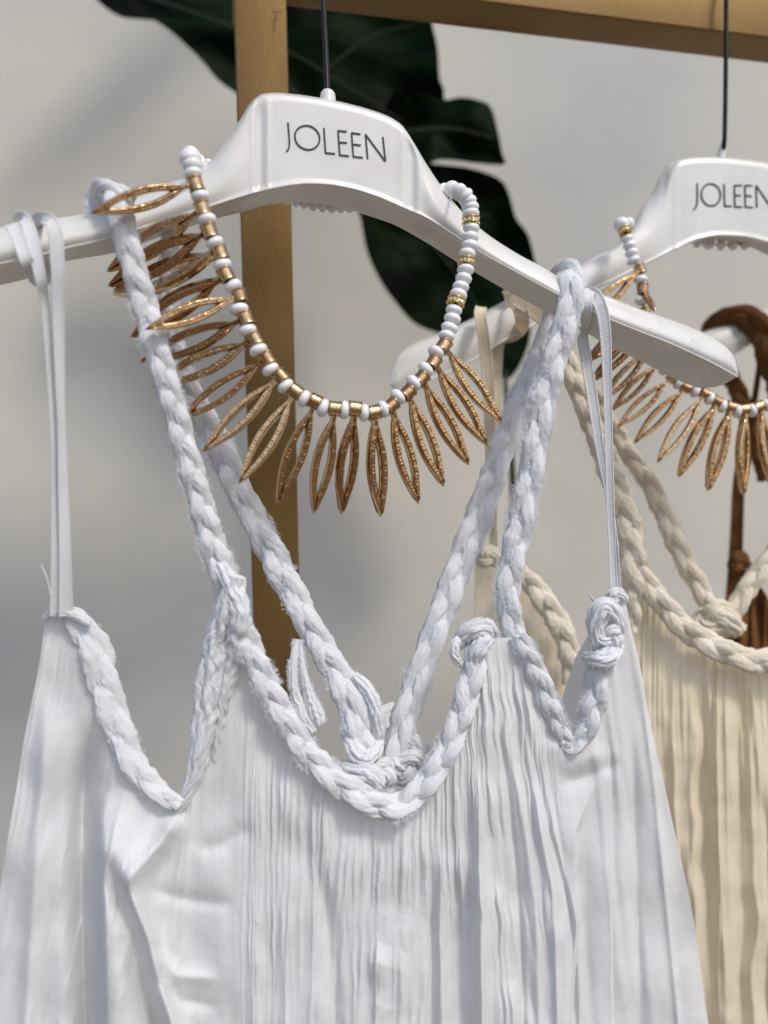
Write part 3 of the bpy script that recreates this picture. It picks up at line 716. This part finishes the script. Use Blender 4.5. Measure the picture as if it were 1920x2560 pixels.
def pleats(seed, utot, spacing, amp, wid, life, wav=1.0):
    """random gathers: each a ridge at its own place, with its own reach down the cloth"""
    r = np.random.default_rng(seed); out = []; u = 0
    while u < utot:
        u += spacing*r.uniform(0.45, 1.6); out.append((u, wid*r.uniform(0.5, 1.5), amp*r.uniform(0.4, 1.3), life*r.uniform(0.25, 2.2), r.integers(1, 9999), r.uniform(-1, 1)))
    def f(U, V, gate):
        H = 0*U
        for (c, w, a, lf, sd, lean) in out:
            cc = c + lean*22*V + wav*(4.0*noise1(V, int(sd), 2, 1.3) + 1.1*noise1(V, int(sd) + 5, 3, 6.0))
            x = (U - cc)/w; env = a*(0.17 + 0.83*np.exp(-(V/lf)**2))*(1 + 0.35*noise1(V, int(sd) + 9, 2, 2.2))
            sel = np.abs(x) < 3
            H[sel] += (env*np.exp(-np.abs(x)**1.7))[sel]
        return H*gate
    return f

def crease(X, Y, pts, w, a, asym=0.0):
    """ridge (a>0) or valley (a<0) along a polyline in the cloth, w px wide"""
    pts = np.array(pts, float); best = np.full(X.shape, 1e9); side = np.zeros(X.shape); par = np.zeros(X.shape)
    sl = np.r_[0, np.cumsum(np.linalg.norm(np.diff(pts, axis=0), axis=1))]
    for i in range(len(pts) - 1):
        p, q = pts[i], pts[i+1]; d = q - p; L2 = (d**2).sum()
        t = np.clip(((X - p[0])*d[0] + (Y - p[1])*d[1])/L2, 0, 1); dx = X - p[0] - t*d[0]; dy = Y - p[1] - t*d[1]
        dist = np.hypot(dx, dy); sel = dist < best; best = np.where(sel, dist, best)
        par = np.where(sel, (sl[i] + t*(sl[i+1] - sl[i]))/sl[-1], par)
        side = np.where(sel, np.sign(dx*d[1] - dy*d[0]), side)
    ww = w*(1 + asym*side)
    env = sstep(0, 0.25, par)*(1 if pts[-1][1] > 2570 else 1 - sstep(0.75, 1, par))
    return a*env*np.exp(-(best/ww)**1.7)

# ---- white dress
dress = thing('dress', 'white crinkled cotton dress with plaited shoulder straps and neckline, hanging from the front hanger', 'dress', tuple(P(800, 2560, 0.42)))
def wd_(X, Y):
    base = 0.405 / (1 - 0.15*(X - 960)/F) 
    return base + 0.010*((X - 900)/900)**2 + 0.004*sstep(1500, 2600, Y) - 0.02*sstep(1300, 1560, X)*0 
top_w = [(118,1532),(165,1528),(228,1548),(262,1600),(285,1680),(315,1770),(345,1875),(400,1962),(452,2015),
         (478,1955),(500,1850),(512,1720),(548,1625),(600,1640),(650,1740),(735,1885),(850,1985),(985,2042),(1080,1965),(1150,1835),(1190,1700),(1222,1596),(1290,1592),
         (1340,1680),(1390,1790),(1430,1850),(1468,1812),(1500,1680),(1520,1540),(1548,1500),(1566,1510)]
bx_w = [-95,-40,20,60,95,130,170,225,300,350,410,470,540,590,640,720,820,960,1085,1175,1250,1320,1395,1440,1480,1515,1550,1600,1660,1720,1790]
bot_w = [(x, 2640) for x in bx_w]
UT = 1900
pl_w = pleats(11, UT, 13, 0.0019, 6.5, 0.42)
pl_w2 = pleats(15, UT, 60, 0.0030, 24, 2.0)
def folds_w(U, V, X, Y):
    g = sstep(560, 660, X)*(1 - 0.8*sstep(1330, 1420, X))
    U = U + (2.0 + 1.8*sstep(1120, 1220, X)*(1 - sstep(1400, 1480, X)))*noise2(X/200, Y/150, 77, 1.0, 12)*sstep(0.02, 0.1, V)
    g = np.maximum(g, 0.35*(X < 330)*sstep(0, .15, V)); g = np.maximum(g, 0.16 + 0.22*sstep(1400, 1500, X))
    g = g*np.clip(0.72 + 0.5*noise2(X/260, Y/420, 91, 1.0, 9), 0.12, 1.25)
    H = pl_w(U, V, g*(0.35 + 0.65*sstep(0, 0.03, V))) + pl_w2(U, V, np.maximum(g, 0.35)*sstep(0.0, 0.25, V))
    lowf = 0.0012*noise2(X/260, Y/420, 5, 1.0)*sstep(0, 0.1, V)
    H = H + lowf + 0.00034*noise2((X + Y*0.35)/80, Y/170, 8, 1.0, 22) + 0.00026*noise2(U/30, Y/300, 9, 1.0, 24)*sstep(560, 700, X)*(1 - sstep(1360, 1430, X)) + 0.0005*noise2(U/80, Y/500, 19, 1.0, 16)*sstep(1400, 1480, X)
    # broad valleys and ridges seen in the photograph
    H += crease(X, Y, [(225,1780),(208,2000),(205,2200),(215,2600)], 32, -0.022)
    H += crease(X, Y, [(120,1700),(95,2100),(60,2600)], 22, 0.004)
    H += crease(X, Y, [(262,2120),(290,2220),(330,2330),(350,2450),(400,2600)], 24, -0.012)
    H += crease(X, Y, [(455,2020),(400,2110),(320,2200),(290,2235)], 26, 0.009)
    H += crease(X, Y, [(300,2250),(345,2400),(420,2580)], 20, 0.004)
    H += crease(X, Y, [(480,2130),(560,2110),(640,2060)], 26, -0.0022)
    H += crease(X, Y, [(350,2215),(470,2250),(600,2265)], 22, -0.0022)
    H += crease(X, Y, [(380,2370),(440,2440),(560,2450)], 20, 0.0026)
    H += crease(X, Y, [(345,2420),(450,2500),(560,2520)], 20, -0.0022)
    H += crease(X, Y, [(1155,2150),(1150,2300),(1160,2600)], 26, -0.0075)
    H += crease(X, Y, [(1080,2150),(1078,2350),(1078,2600)], 14, -0.004)
    H += crease(X, Y, [(1105,2100),(1100,2350),(1108,2600)], 12, 0.003)
    H += crease(X, Y, [(800,2150),(825,2350),(840,2600)], 20, -0.005)
    H += crease(X, Y, [(1195,1900),(1200,2200),(1205,2600)], 13, 0.008)
    H += crease(X, Y, [(1260,1800),(1310,2050),(1340,2300),(1350,2600)], 13, 0.003)
    H += crease(X, Y, [(1232,1700),(1275,2000),(1300,2300),(1310,2600)], 9, -0.0028)
    # scooped folds fanning from the right armhole
    for i, (x0, x1, a) in enumerate([(1300,1400,.0022),(1318,1440,-.002),(1335,1455,.0022),(1360,1450,-.0018)]):
        H += crease(X, Y, [(x0,1760 + 40*i),(x0 + (x1 - x0)*0.45,2050 + 20*i),(x1 - 14,2250 + 30*i),(x1 - 6,2600)], 9, a)
    # overlapping drape whose edge runs down beside the side panel
    e = np.interp(Y, [1930,1990,2080,2200,2300,2450,2600],[1500,1478,1446,1441,1450,1436,1425]) 
    H += 0.0065*(1 - sstep(-9, 4, X - e))*sstep(1280, 1440, X)*sstep(1930, 2130, Y)
    e2 = np.interp(Y, [1850,2600],[1524,1532]); H += 0.0030*(1 - sstep(-3, 3, X - e2))*sstep(1460, 1520, X)*sstep(1850, 1950, Y)
    H += crease(X, Y, [(1575,1750),(1590,2150),(1600,2600)], 18, -0.004)
    H += crease(X, Y, [(1590,1600),(1640,2000),(1700,2600)], 9, 0.0022)
    H += crease(X, Y, [(1350,1840),(1430,1905),(1530,1880)], 42, 0.004)
    H += crease(X, Y, [(1560,1900),(1480,1935),(1390,1965)], 22, -0.003)
    H += 0.016*sstep(222, 262, X - 0.02*(Y - 2000))*(1 - sstep(280, 420, X))*sstep(1960, 2160, Y)
    H += crease(X, Y, [(300,2150),(330,2250),(372,2350),(395,2450),(450,2620)], 22, 0.010)
    return H
def bend_w(u, v):
    edge = np.maximum(1 - sstep(0, 0.16, u), sstep(0.9, 1, u))
    return -14*np.sin(np.pi*v)*sstep(0.05, 0.3, u)*(1 - sstep(0.3, 0.5, u)) + edge*(7*noise1(v, 401, 3, 0.9) + 8*np.sin(np.pi*v))*np.where(u < 0.5, 1, 1)*sstep(0, 0.08, v)
fp, _ = panel(dress, 'front_panel', top_w, bot_w, wd_, folds_w, M['white_cloth'], 1100, 360, bend=bend_w)
# back of the dress, seen through the neckline and the right armhole
topb = [(130,1560),(300,1760),(420,2030),(620,2060),(800,2010),(960,1990),(1120,1985),(1260,1900),(1345,1850),(1400,1760),(1440,1640),(1500,1540),(1545,1512)]
botb = [(x, 2640) for x in (-60,100,260,480,700,940,1120,1260,1360,1450,1530,1620,1760)]
plb = pleats(31, 1500, 26, 0.002, 11, 0.8)
panel(dress, 'back_panel', topb, botb, lambda X, Y: wd_(X, Y) + 0.035 - 0.03*sstep(1380, 1540, X), lambda U, V, X, Y: plb(U, V, 1.0), M['white_cloth'], 300, 90)

# front shoulder strap, left
braid(dress, 'left_front_strap', [(243,498,0.395,60),(262,476,0.376,70),(288,500,0.372,76),(312,580,0.369,80),(338,680,0.371,80),(368,780,0.375,80),(395,880,0.372,80),(425,980,0.374,78),(452,1080,0.377,76),(484,1190,0.380,76),(512,1290,0.383,78),(542,1390,0.386,84),(575,1480,0.388,92),(592,1540,0.389,96)], fz=0.7, ph0=0.4)
braid(dress, 'strap_loop', [(243,560,0.400,40),(236,510,0.404,60),(250,486,0.398,66),(285,484,0.378,66),(330,500,0.372,60)], fz=0.3, per=3.4)
# where the strap splits into armhole and neckline plaits
WP = lambda x, y, w, o=0.004: (x, y, float(wd_(np.array(float(x)), np.array(float(y)))) - o, w)
strip(dress, 'gathered_edge', [(592,1440,0.383,44), (572,1520,0.385,64), WP(548,1600,74), WP(530,1690,72,.003), WP(516,1780,64,.002), WP(502,1860,52,.002), WP(484,1940,40,.001), WP(455,2005,30,0), WP(425,2055,22,-.001)], 'white_braid', 'white_fray', 0.4, 41)
strip(dress, 'gathered_edge', [(548,1410,0.385,36), (590,1490,0.382,46), (600,1560,0.382,50), WP(580,1640,50,.006), WP(560,1730,40,.004), WP(545,1830,26,.001), WP(538,1900,18,-.001)], 'white_braid', None, 0, 42)
braid(dress, 'neckline_plait', [(585,1530,0.384,70),(625,1620,0.386,82),(665,1710,0.388,78),(715,1800,0.390,80),(775,1890,0.392,80),(850,1960,0.394,82),(930,2005,0.397,82),(985,2018,0.400,80),(1040,1985,0.403,78),(1090,1925,0.405,76),(1130,1850,0.408,76),(1160,1770,0.411,78),(1182,1690,0.414,78),(1196,1620,0.417,76),(1205,1572,0.420,70)], fz=0.9, per=2.9, ph0=1.0)
# folded end of the neckline plait with a loose loop
strip(dress, 'folded_plait_end', [(1146,1618,0.420,22),(1158,1588,0.416,36),(1188,1572,0.4145,44),(1220,1572,0.417,44),(1236,1600,0.423,30)], 'white_braid', 'white_fray', 3.0, 5)
strip(dress, 'folded_plait_end', [(1180,1660,0.4145,26),(1196,1622,0.4125,40),(1222,1590,0.4155,36)], 'white_braid', 'white_fray', 1.5, 51)
strip(dress, 'loose_loop', [(1160,1590,0.418,16),(1140,1605,0.414,22),(1136,1635,0.413,24),(1150,1658,0.415,20),(1168,1662,0.42,12)], 'white_braid', 'white_fray', 0.4, 6)
# back straps
braid(dress, 'left_back_strap', [(430,560,0.412,50),(420,760,0.416,56),(455,930,0.418,66),(498,1020,0.419,76),(545,1110,0.419,82),(590,1210,0.419,84),(640,1310,0.419,88),(693,1410,0.420,88),(745,1510,0.420,86),(795,1600,0.420,84),(842,1680,0.420,86),(872,1740,0.417,94),(897,1810,0.414,100),(922,1885,0.414,78)], fz=1.5, per=3.1)
braid(dress, 'right_back_strap', [(1398,700,0.485,60),(1385,790,0.487,66),(1345,900,0.486,74),(1300,1010,0.480,78),(1255,1130,0.474,80),(1215,1240,0.468,82),(1172,1350,0.462,84),(1135,1450,0.456,84),(1095,1560,0.450,84),(1055,1670,0.444,84),(1020,1770,0.438,82),(995,1860,0.433,78),(985,1900,0.43,74)], fz=1.5, per=3.3)
# knotted joint of the back straps
strip(dress, 'frayed_tail', [(742,1598,0.414,14),(733,1660,0.411,20),(735,1720,0.410,24),(752,1780,0.410,30),(780,1830,0.411,26)], 'white_braid', 'white_fray', 2.0, 7)
strip(dress, 'frayed_tail', [(748,1600,0.416,12),(757,1670,0.413,15),(772,1730,0.412,22),(790,1780,0.412,36),(800,1810,0.412,30)], 'white_braid', 'white_fray', 1.6, 8)
strip(dress, 'wrapped_strip', [(884,1690,0.419,22),(914,1716,0.415,30),(937,1765,0.413,32),(946,1825,0.414,30),(936,1880,0.418,22)], 'white_braid', 'white_fray', 0.9, 9)
strip(dress, 'wrapped_strip', [(862,1822,0.421,24),(882,1868,0.408,38),(912,1896,0.406,44),(940,1874,0.410,32),(950,1850,0.416,20)], 'white_braid', 'white_fray', 0.4, 10)
knot(dress, 'strap_knot', 948, 1932, 0.412, 92, 64, 20, 'white_braid', 3, 0.34)
knot(dress, 'strap_knot', 1012, 1912, 0.432, 110, 90, 70, 'white_braid', 4, 0.36)
strip(dress, 'knot_tail', [(940,1870,0.440,60),(955,1810,0.442,64),(985,1785,0.444,58),(1010,1800,0.446,40)], 'white_braid', 'white_fray', 1.2, 11)
strip(dress, 'knot_tail', [(840,1915,0.412,24),(880,1925,0.405,40),(930,1935,0.403,44),(952,1965,0.404,30)], 'white_braid', 'white_fray', 0.6, 12)
strip(dress, 'knot_tail', [(1010,1840,0.434,44),(1050,1880,0.438,50),(1075,1930,0.442,46)], 'white_braid', 'white_fray', 2.2, 13)
# right shoulder strap in front of the hanger
braid(dress, 'right_front_strap', [(1440,770,0.478,50),(1405,720,0.482,56),(1400,690,0.470,66),(1425,680,0.452,74),(1430,720,0.438,78),(1418,800,0.434,80),(1392,880,0.433,80),(1368,970,0.432,80),(1345,1070,0.431,82),(1330,1170,0.430,82),(1308,1270,0.429,82),(1287,1370,0.428,80),(1272,1460,0.427,76),(1272,1530,0.427,74),(1290,1590,0.428,72),(1318,1640,0.429,64)], fz=2.0, per=3.4, ph0=2.0)
braid(dress, 'armhole_plait', [WP(1295,1590,56), WP(1335,1665,64), WP(1368,1745,66), WP(1398,1815,58), WP(1425,1862,40)], fz=1.4, per=2.9)
braid(dress, 'armhole_plait', [WP(1512,1610,76,.005), WP(1496,1690,80,.006), WP(1480,1770,76,.006), WP(1462,1830,62,.005), WP(1432,1868,46), WP(1405,1850,30)], fz=1.4, per=2.6)
strip(dress, 'inner_seam', [(1245,1585,0.430,12),(1285,1640,0.4285,12),(1320,1655,0.428,10)], 'white_braid', 'white_fray', 0.6, 14)
knot(dress, 'armhole_knot', 1524, 1594, 0.421, 72, 60, 40, 'white_braid', 6, 0.46)
strip(dress, 'knot_cap', [(1492,1610,0.421,30),(1490,1560,0.420,44),(1508,1522,0.419,56),(1536,1540,0.420,44),(1548,1580,0.422,34)], 'white_braid', 'white_fray', 0.8, 15)
strip(dress, 'knot_wrap', [(1462,1640,0.424,24),(1490,1650,0.414,42),(1525,1640,0.415,44),(1548,1610,0.424,26)], 'white_braid', 'white_fray', 0.8, 22)
knot(dress, 'ribbon_knot', 1540, 1492, 0.426, 56, 36, 0, 'white_braid', 8, 0.42)
strip(dress, 'loose_thread', [(1500,1510,0.43,7),(1484,1500,0.428,6),(1474,1488,0.427,4)], 'white_braid', None, 0, 16)
# plait down the left armhole edge
braid(dress, 'armhole_plait', [(138,1552,0.392,40),(182,1545,0.386,70),(232,1610,0.387,94),(258,1700,0.388,96),(285,1790,0.388,92),(315,1870,0.388,84),(360,1945,0.388,72),(410,1990,0.388,58),(450,2012,0.389,42)], fz=0.1, per=3.4, sharp=1.3, flat=0.7)
strip(dress, 'rolled_hem', [(112,1545,0.384,16),(140,1528,0.382,20),(180,1535,0.381,20),(225,1560,0.382,16)], 'white_cloth', None, 0, 17)
# hanging ribbons, left
ribbon(dress, 'hanging_ribbon', [(30,560,0.356,33),(48,600,0.352,33),(70,660,0.352,33),(92,700,0.372,31),(115,690,0.39,31),(104,620,0.388,31),(92,556,0.372,31),(112,546,0.357,33,15),(135,570,0.352,35,10),(144,660,0.353,34,0),(146,760,0.357,29,0),(148,900,0.362,27,20),(152,1050,0.366,24,40),(157,1200,0.370,26,20),(163,1400,0.375,29,0),(165,1540,0.380,35,0)], 'white_cloth')
ribbon(dress, 'hanging_ribbon', [(40,556,0.380,28),(60,546,0.362,31),(82,600,0.354,31),(100,690,0.354,28),(112,760,0.360,21,10),(124,900,0.364,21,10),(134,1050,0.367,22,20),(138,1200,0.371,24,20),(142,1400,0.376,29,0),(142,1540,0.381,35,0)], 'white_cloth')
strip(dress, 'loose_thread', [(128,1490,0.375,4),(115,1440,0.373,4),(102,1412,0.372,3)], 'white_cloth', None, 0, 18)
# hanging ribbons, right
ribbon(dress, 'hanging_ribbon', [(1536,1490,0.430,18),(1532,1400,0.432,18),(1526,1250,0.434,20,10),(1522,1100,0.435,20,0),(1519,980,0.435,22,0),(1515,860,0.434,27,0),(1508,790,0.434,30,0),(1495,750,0.437,32,0),(1483,735,0.448,32),(1476,750,0.468,34)], 'white_cloth')
ribbon(dress, 'hanging_ribbon', [(1544,1490,0.431,16),(1540,1380,0.434,16,30),(1524,1250,0.440,18,30),(1500,1120,0.448,22,10),(1482,1000,0.454,26,0),(1466,900,0.458,28,0),(1456,840,0.462,28,0),(1460,790,0.440,34),(1466,745,0.437,34),(1472,722,0.450,34)], 'white_cloth')

# ---- cream dress
cream = thing('dress', 'cream crinkled cotton dress with a plaited neckline, hanging behind the white dress', 'dress', tuple(P(1760, 2560, 0.55)))
def cd_(X, Y): return 0.530 - 0.004*sstep(1600, 2600, Y) + 0.012*((X - 1750)/500)**2
top_c = [(1186,1402),(1238,1396),(1320,1440),(1375,1500),(1425,1585),(1440,1680),(1500,1700),(1552,1560),(1585,1440),(1620,1478),(1680,1540),(1740,1590),(1820,1645),(1920,1672),(2020,1640),(2100,1560)]
bot_c = [(x, 2640) for x in (1150,1200,1270,1330,1390,1440,1490,1530,1570,1620,1690,1760,1850,1960,2070,2160)]
pc1 = pleats(51, 1300, 15, 0.0022, 6.5, 0.45); pc2 = pleats(52, 1300, 62, 0.0045, 24, 3.0)
def folds_c(U, V, X, Y):
    g = sstep(1540, 1620, X)*0.85 + 0.15
    g = g*np.clip(0.75 + 0.45*noise2(X/150, Y/330, 92, 1.0, 9), 0.15, 1.2)
    H = pc1(U, V, g*(0.4 + 0.6*sstep(0, .04, V))) + pc2(U, V, g*sstep(0.05, 0.3, V))
    X = X + 7*noise2(X/160, Y/260, 61, 1.0, 10)
    for x, a, w_ in ((1600,.003,12),(1655,-.004,20),(1690,.003,11),(1735,.003,14),(1765,-.004,22),(1805,.004,18),(1850,-.004,14),(1884,.003,10),(1912,-.004,10)):
        H += crease(X, Y, [(x - 14, 1560),(x, 2100),(x + 6, 2640)], w_, a)
    return H + 0.0004*noise2(X/70, Y/90, 21, 1.0, 12)
panel(cream, 'front_panel', top_c, bot_c, cd_, folds_c, M['cream_cloth'], 620, 300)
panel(cream, 'back_panel', [(1190,1500),(1330,1700),(1560,1720),(1760,1640),(1900,1700),(2090,1600)], [(x, 2640) for x in (1160,1320,1540,1760,1920,2140)], lambda X, Y: cd_(X, Y) + 0.05, lambda U, V, X, Y: 0.002*noise2(X/40, Y/400, 5), M['cream_cloth'], 200, 60)
braid(cream, 'front_strap', [(1395,800,0.545,50),(1400,850,0.530,60),(1440,960,0.520,62),(1480,1060,0.519,66),(1520,1160,0.519,72),(1552,1250,0.519,78),(1575,1340,0.519,80),(1582,1420,0.519,76),(1586,1500,0.521,56),(1578,1580,0.524,40)], 'cream_braid', fz=0.7, frmat='cream_braid', per=2.8)
braid(cream, 'neckline_plait', [(1590,1410,0.519,50),(1620,1460,0.518,66),(1665,1520,0.517,72),(1715,1572,0.516,74),(1770,1608,0.516,76),(1840,1640,0.516,78),(1910,1652,0.517,78),(1990,1630,0.519,78),(2080,1560,0.522,70)], 'cream_braid', fz=0.25, frmat='cream_braid', per=3.0)
braid(cream, 'back_strap', [(1470,960,0.560,50),(1520,1050,0.560,54),(1570,1130,0.560,56),(1625,1210,0.560,58),(1670,1310,0.559,60),(1710,1400,0.558,60),(1745,1460,0.557,58),(1770,1510,0.556,56)], 'cream_braid', fz=0.4, frmat='cream_braid', per=3.4)
braid(cream, 'back_strap', [(1975,1330,0.560,56),(1920,1405,0.559,58),(1875,1460,0.558,60),(1840,1520,0.557,58),(1815,1570,0.556,56)], 'cream_braid', fz=0.4, frmat='cream_braid', per=3.0)
knot(cream, 'strap_knot', 1795, 1550, 0.556, 110, 80, 10, 'cream_braid', 12, 0.38)
strip(cream, 'knot_tail', [(1760,1530,0.56,40),(1810,1545,0.55,50),(1850,1580,0.55,40)], 'cream_braid', 'cream_braid', 0.6, 31)
braid(cream, 'armhole_plait', [(1290,1420,0.524,50),(1325,1455,0.522,66),(1370,1515,0.521,70),(1405,1575,0.520,72),(1425,1640,0.520,66),(1425,1710,0.522,50)], 'cream_braid', fz=0.2, frmat='cream_braid', per=2.7)
knot(cream, 'ribbon_knot', 1224, 1392, 0.522, 60, 50, 0, 'cream_braid', 14, 0.42)
ribbon(cream, 'hanging_ribbon', [(1228,1400,0.524,16),(1231,1300,0.524,18,40),(1226,1150,0.523,26,20),(1222,1000,0.521,28),(1216,900,0.518,30),(1206,820,0.512,30),(1200,785,0.514,30),(1203,768,0.524,30)], 'cream_cloth')
ribbon(cream, 'hanging_ribbon', [(1236,1400,0.532,14),(1236,1250,0.534,16,40),(1238,1100,0.537,24,20),(1240,1000,0.539,26),(1243,900,0.542,28),(1250,850,0.545,30),(1285,835,0.545,34),(1305,812,0.520,36),(1300,770,0.513,38),(1275,742,0.525,38),(1262,745,0.54,34)], 'cream_cloth')
ribbon(cream, 'hanging_ribbon', [(1262,752,0.512,34),(1290,748,0.510,40),(1330,770,0.512,44),(1372,800,0.52,44),(1400,822,0.528,40)], 'cream_cloth')

# ---- brown dress
brown = thing('dress', 'dark brown dress at the right edge, its plaited strap looped over the rearmost hanger', 'dress', tuple(P(1880, 1500, 0.65)))
braid(brown, 'shoulder_strap', [(1760,850,0.68,40),(1785,812,0.66,56),(1830,790,0.645,66),(1880,800,0.632,76),(1915,850,0.628,84),(1945,930,0.628,86),(1970,1020,0.63,86)], 'brown_cloth', fz=0.15, frmat='brown_cloth', per=2.8)
braid(brown, 'back_strap', [(1800,880,0.68,40),(1822,930,0.678,48),(1845,980,0.675,52),(1872,1050,0.672,54),(1890,1110,0.67,52),(1915,1200,0.67,46)], 'brown_cloth', fz=0.1, frmat='brown_cloth', per=3.2)
ribbon(brown, 'hanging_ribbon', [(1905,860,0.635,14),(1895,940,0.64,14),(1884,1010,0.645,16),(1866,1100,0.65,22),(1848,1200,0.652,28),(1842,1320,0.654,30),(1838,1420,0.656,34),(1832,1540,0.658,40)], 'brown_cloth', 0.002)
knot(brown, 'ribbon_knot', 1848, 1405, 0.652, 56, 50, 0, 'brown_cloth', 15, 0.42)
panel(brown, 'front_panel', [(1815,1500),(1835,1440),(1870,1410),(1905,1470),(1960,1560),(2080,1600)], [(x, 2640) for x in (1740,1800,1860,1930,2010,2140)], lambda X, Y: 0.66 + 0*X, lambda U, V, X, Y: 0.004*noise2(X/45, Y/500, 9), M['brown_cloth'], 160, 80)

# ------------------------------------------------------------------ plant with big dark leaves
plant = thing('leafy_plant', 'dark green plant with large lobed leaves, blurred between the rack and the wall', 'plant', (0.0, 0.80, 0.0))
def leaf(outline, d, bow, name='leaf', seed=0, nr=9):
    """leaf blade from its outline: rings shrink to the centre, blade cupped and given thickness"""
    o_ = np.array(outline, float); c_, _ = catmull(np.vstack([o_, o_[:1]]), 97); c_ = c_[:-1]; cen = c_.mean(0)
    rows = []
    for k in range(nr):
        f = 1 - k/(nr - 1)*0.98; q = cen + (c_ - cen)*f
        dd = d + bow*(1 - f*f) + 0.008*noise2(q[:, 0]/200, q[:, 1]/200, seed, 1.0)
        rows.append(PV(q[:, 0], q[:, 1], dd))
    G = np.stack(rows, 0); Gb = G + np.array([0, 0.0012, 0])
    mb = MB(); mb.grid(G, wv=True); mb.grid(Gb, wv=True, flip=True)
    mb.grid(np.stack([G[0], Gb[0]], 0), wv=True, flip=True); mb.cap(G[-1]); 
    return mb.build(name, M['leaf'], plant)
leaf([(200,-60),(243,0),(289,35),(324,45),(370,43),(417,70),(463,110),(509,156),(545,200),(600,240),(700,330),(860,420),(960,420),(1050,380),(1110,250),(1099,197),(1094,120),(1079,52),(1060,-60),(800,-160),(400,-180)], 0.860, 0.02, seed=1)
leaf([(1000,200),(1100,247),(1150,243),(1191,249),(1226,266),(1244,324),(1256,385),(1262,410),(1200,408),(1130,400),(1085,402),(1020,440),(900,400)], 0.850, 0.015, seed=2)
leaf([(860,330),(980,372),(1060,404),(1110,412),(1160,417),(1210,430),(1255,452),(1275,492),(1290,545),(1319,584),(1335,640),(1345,700),(1330,780),(1322,860),(1290,930),(1258,950),(1235,900),(1190,860),(1120,840),(1040,810),(990,757),(950,700),(917,627),(900,543),(870,450)], 0.870, 0.02, seed=3)
leaf([(700,330),(860,300),(960,330),(1000,420),(960,470),(880,440),(760,400)], 0.885, 0.01, seed=4)
for pts in ([(960,480,0.864),(1080,610,0.862),(1190,760,0.862),(1262,930,0.866)], [(300,-30,0.856),(560,60,0.852),(760,150,0.852),(1000,300,0.855)], [(1010,330,0.844),(1130,322,0.843),(1235,345,0.843)], [(1040,560,0.864),(1120,530,0.864),(1230,540,0.866)], [(1120,660,0.864),(1200,640,0.864),(1290,660,0.866)], [(620,80,0.856),(720,210,0.856),(820,330,0.858)], [(820,170,0.852),(930,90,0.852),(1040,60,0.852)]):
    mb = MB(); c, _ = catmull(np.array([P(*p) for p in pts]), 40); tube(mb, c, np.linspace(0.0016, 0.0006, 40), 8); mb.build('leaf_rib', M['leaf_rib'], plant)
mb = MB(); c, _ = catmull(np.array([P(1262,930,0.870), np.array([0.14, .80, 1.45]), np.array([0.12, .82, 1.0]), np.array([0.1, .82, 0.0])]), 60); tube(mb, c, np.linspace(0.003, 0.014, 60), 10); mb.build('stem', M['leaf_rib'], plant)

# unseen leaf shapes added above the frame to cast shade on the wall
def shade_leaf(pts, w, seed):
    c, _ = catmull(np.array(pts, float), 60); T = np.gradient(c, axis=0); T /= np.linalg.norm(T, axis=1)[:, None]
    S = np.cross(T, np.array([0.0, 1.0, -0.35])); S /= np.linalg.norm(S, axis=1)[:, None]; t = np.linspace(0, 1, 60)
    wd = w*np.sin(np.pi*t**0.8)**0.7*(1 + 0.12*noise1(t, seed, 3, 3)); f = np.linspace(-1, 1, 15)
    G = c[:, None] + S[:, None]*(wd[:, None]*f[None])[..., None] + np.array([0, 0, -1.0])*(np.abs(f)**2*w*0.25)[None, :, None]
    mb = MB(); mb.grid(G); mb.grid(G + np.array([0, 0.0012, 0]), flip=True); mb.build('leaf', M['leaf'], plant)  # added shadow caster, not a visible leaf of the plant
shade_leaf([(-0.45,.66,2.01),(-0.2,.65,2.07),(0.05,.64,2.09),(0.40,.64,2.05)], 0.07, 1)
shade_leaf([(-0.50,.57,1.98),(-0.3,.55,2.03),(-0.1,.55,2.03),(0.05,.57,2.00)], 0.07, 2)
shade_leaf([(0.08,.84,2.76),(-0.08,.83,2.64),(-0.24,.82,2.50),(-0.48,.82,2.30)], 0.035, 3)  # added for the diagonal shade band on the upper left wall
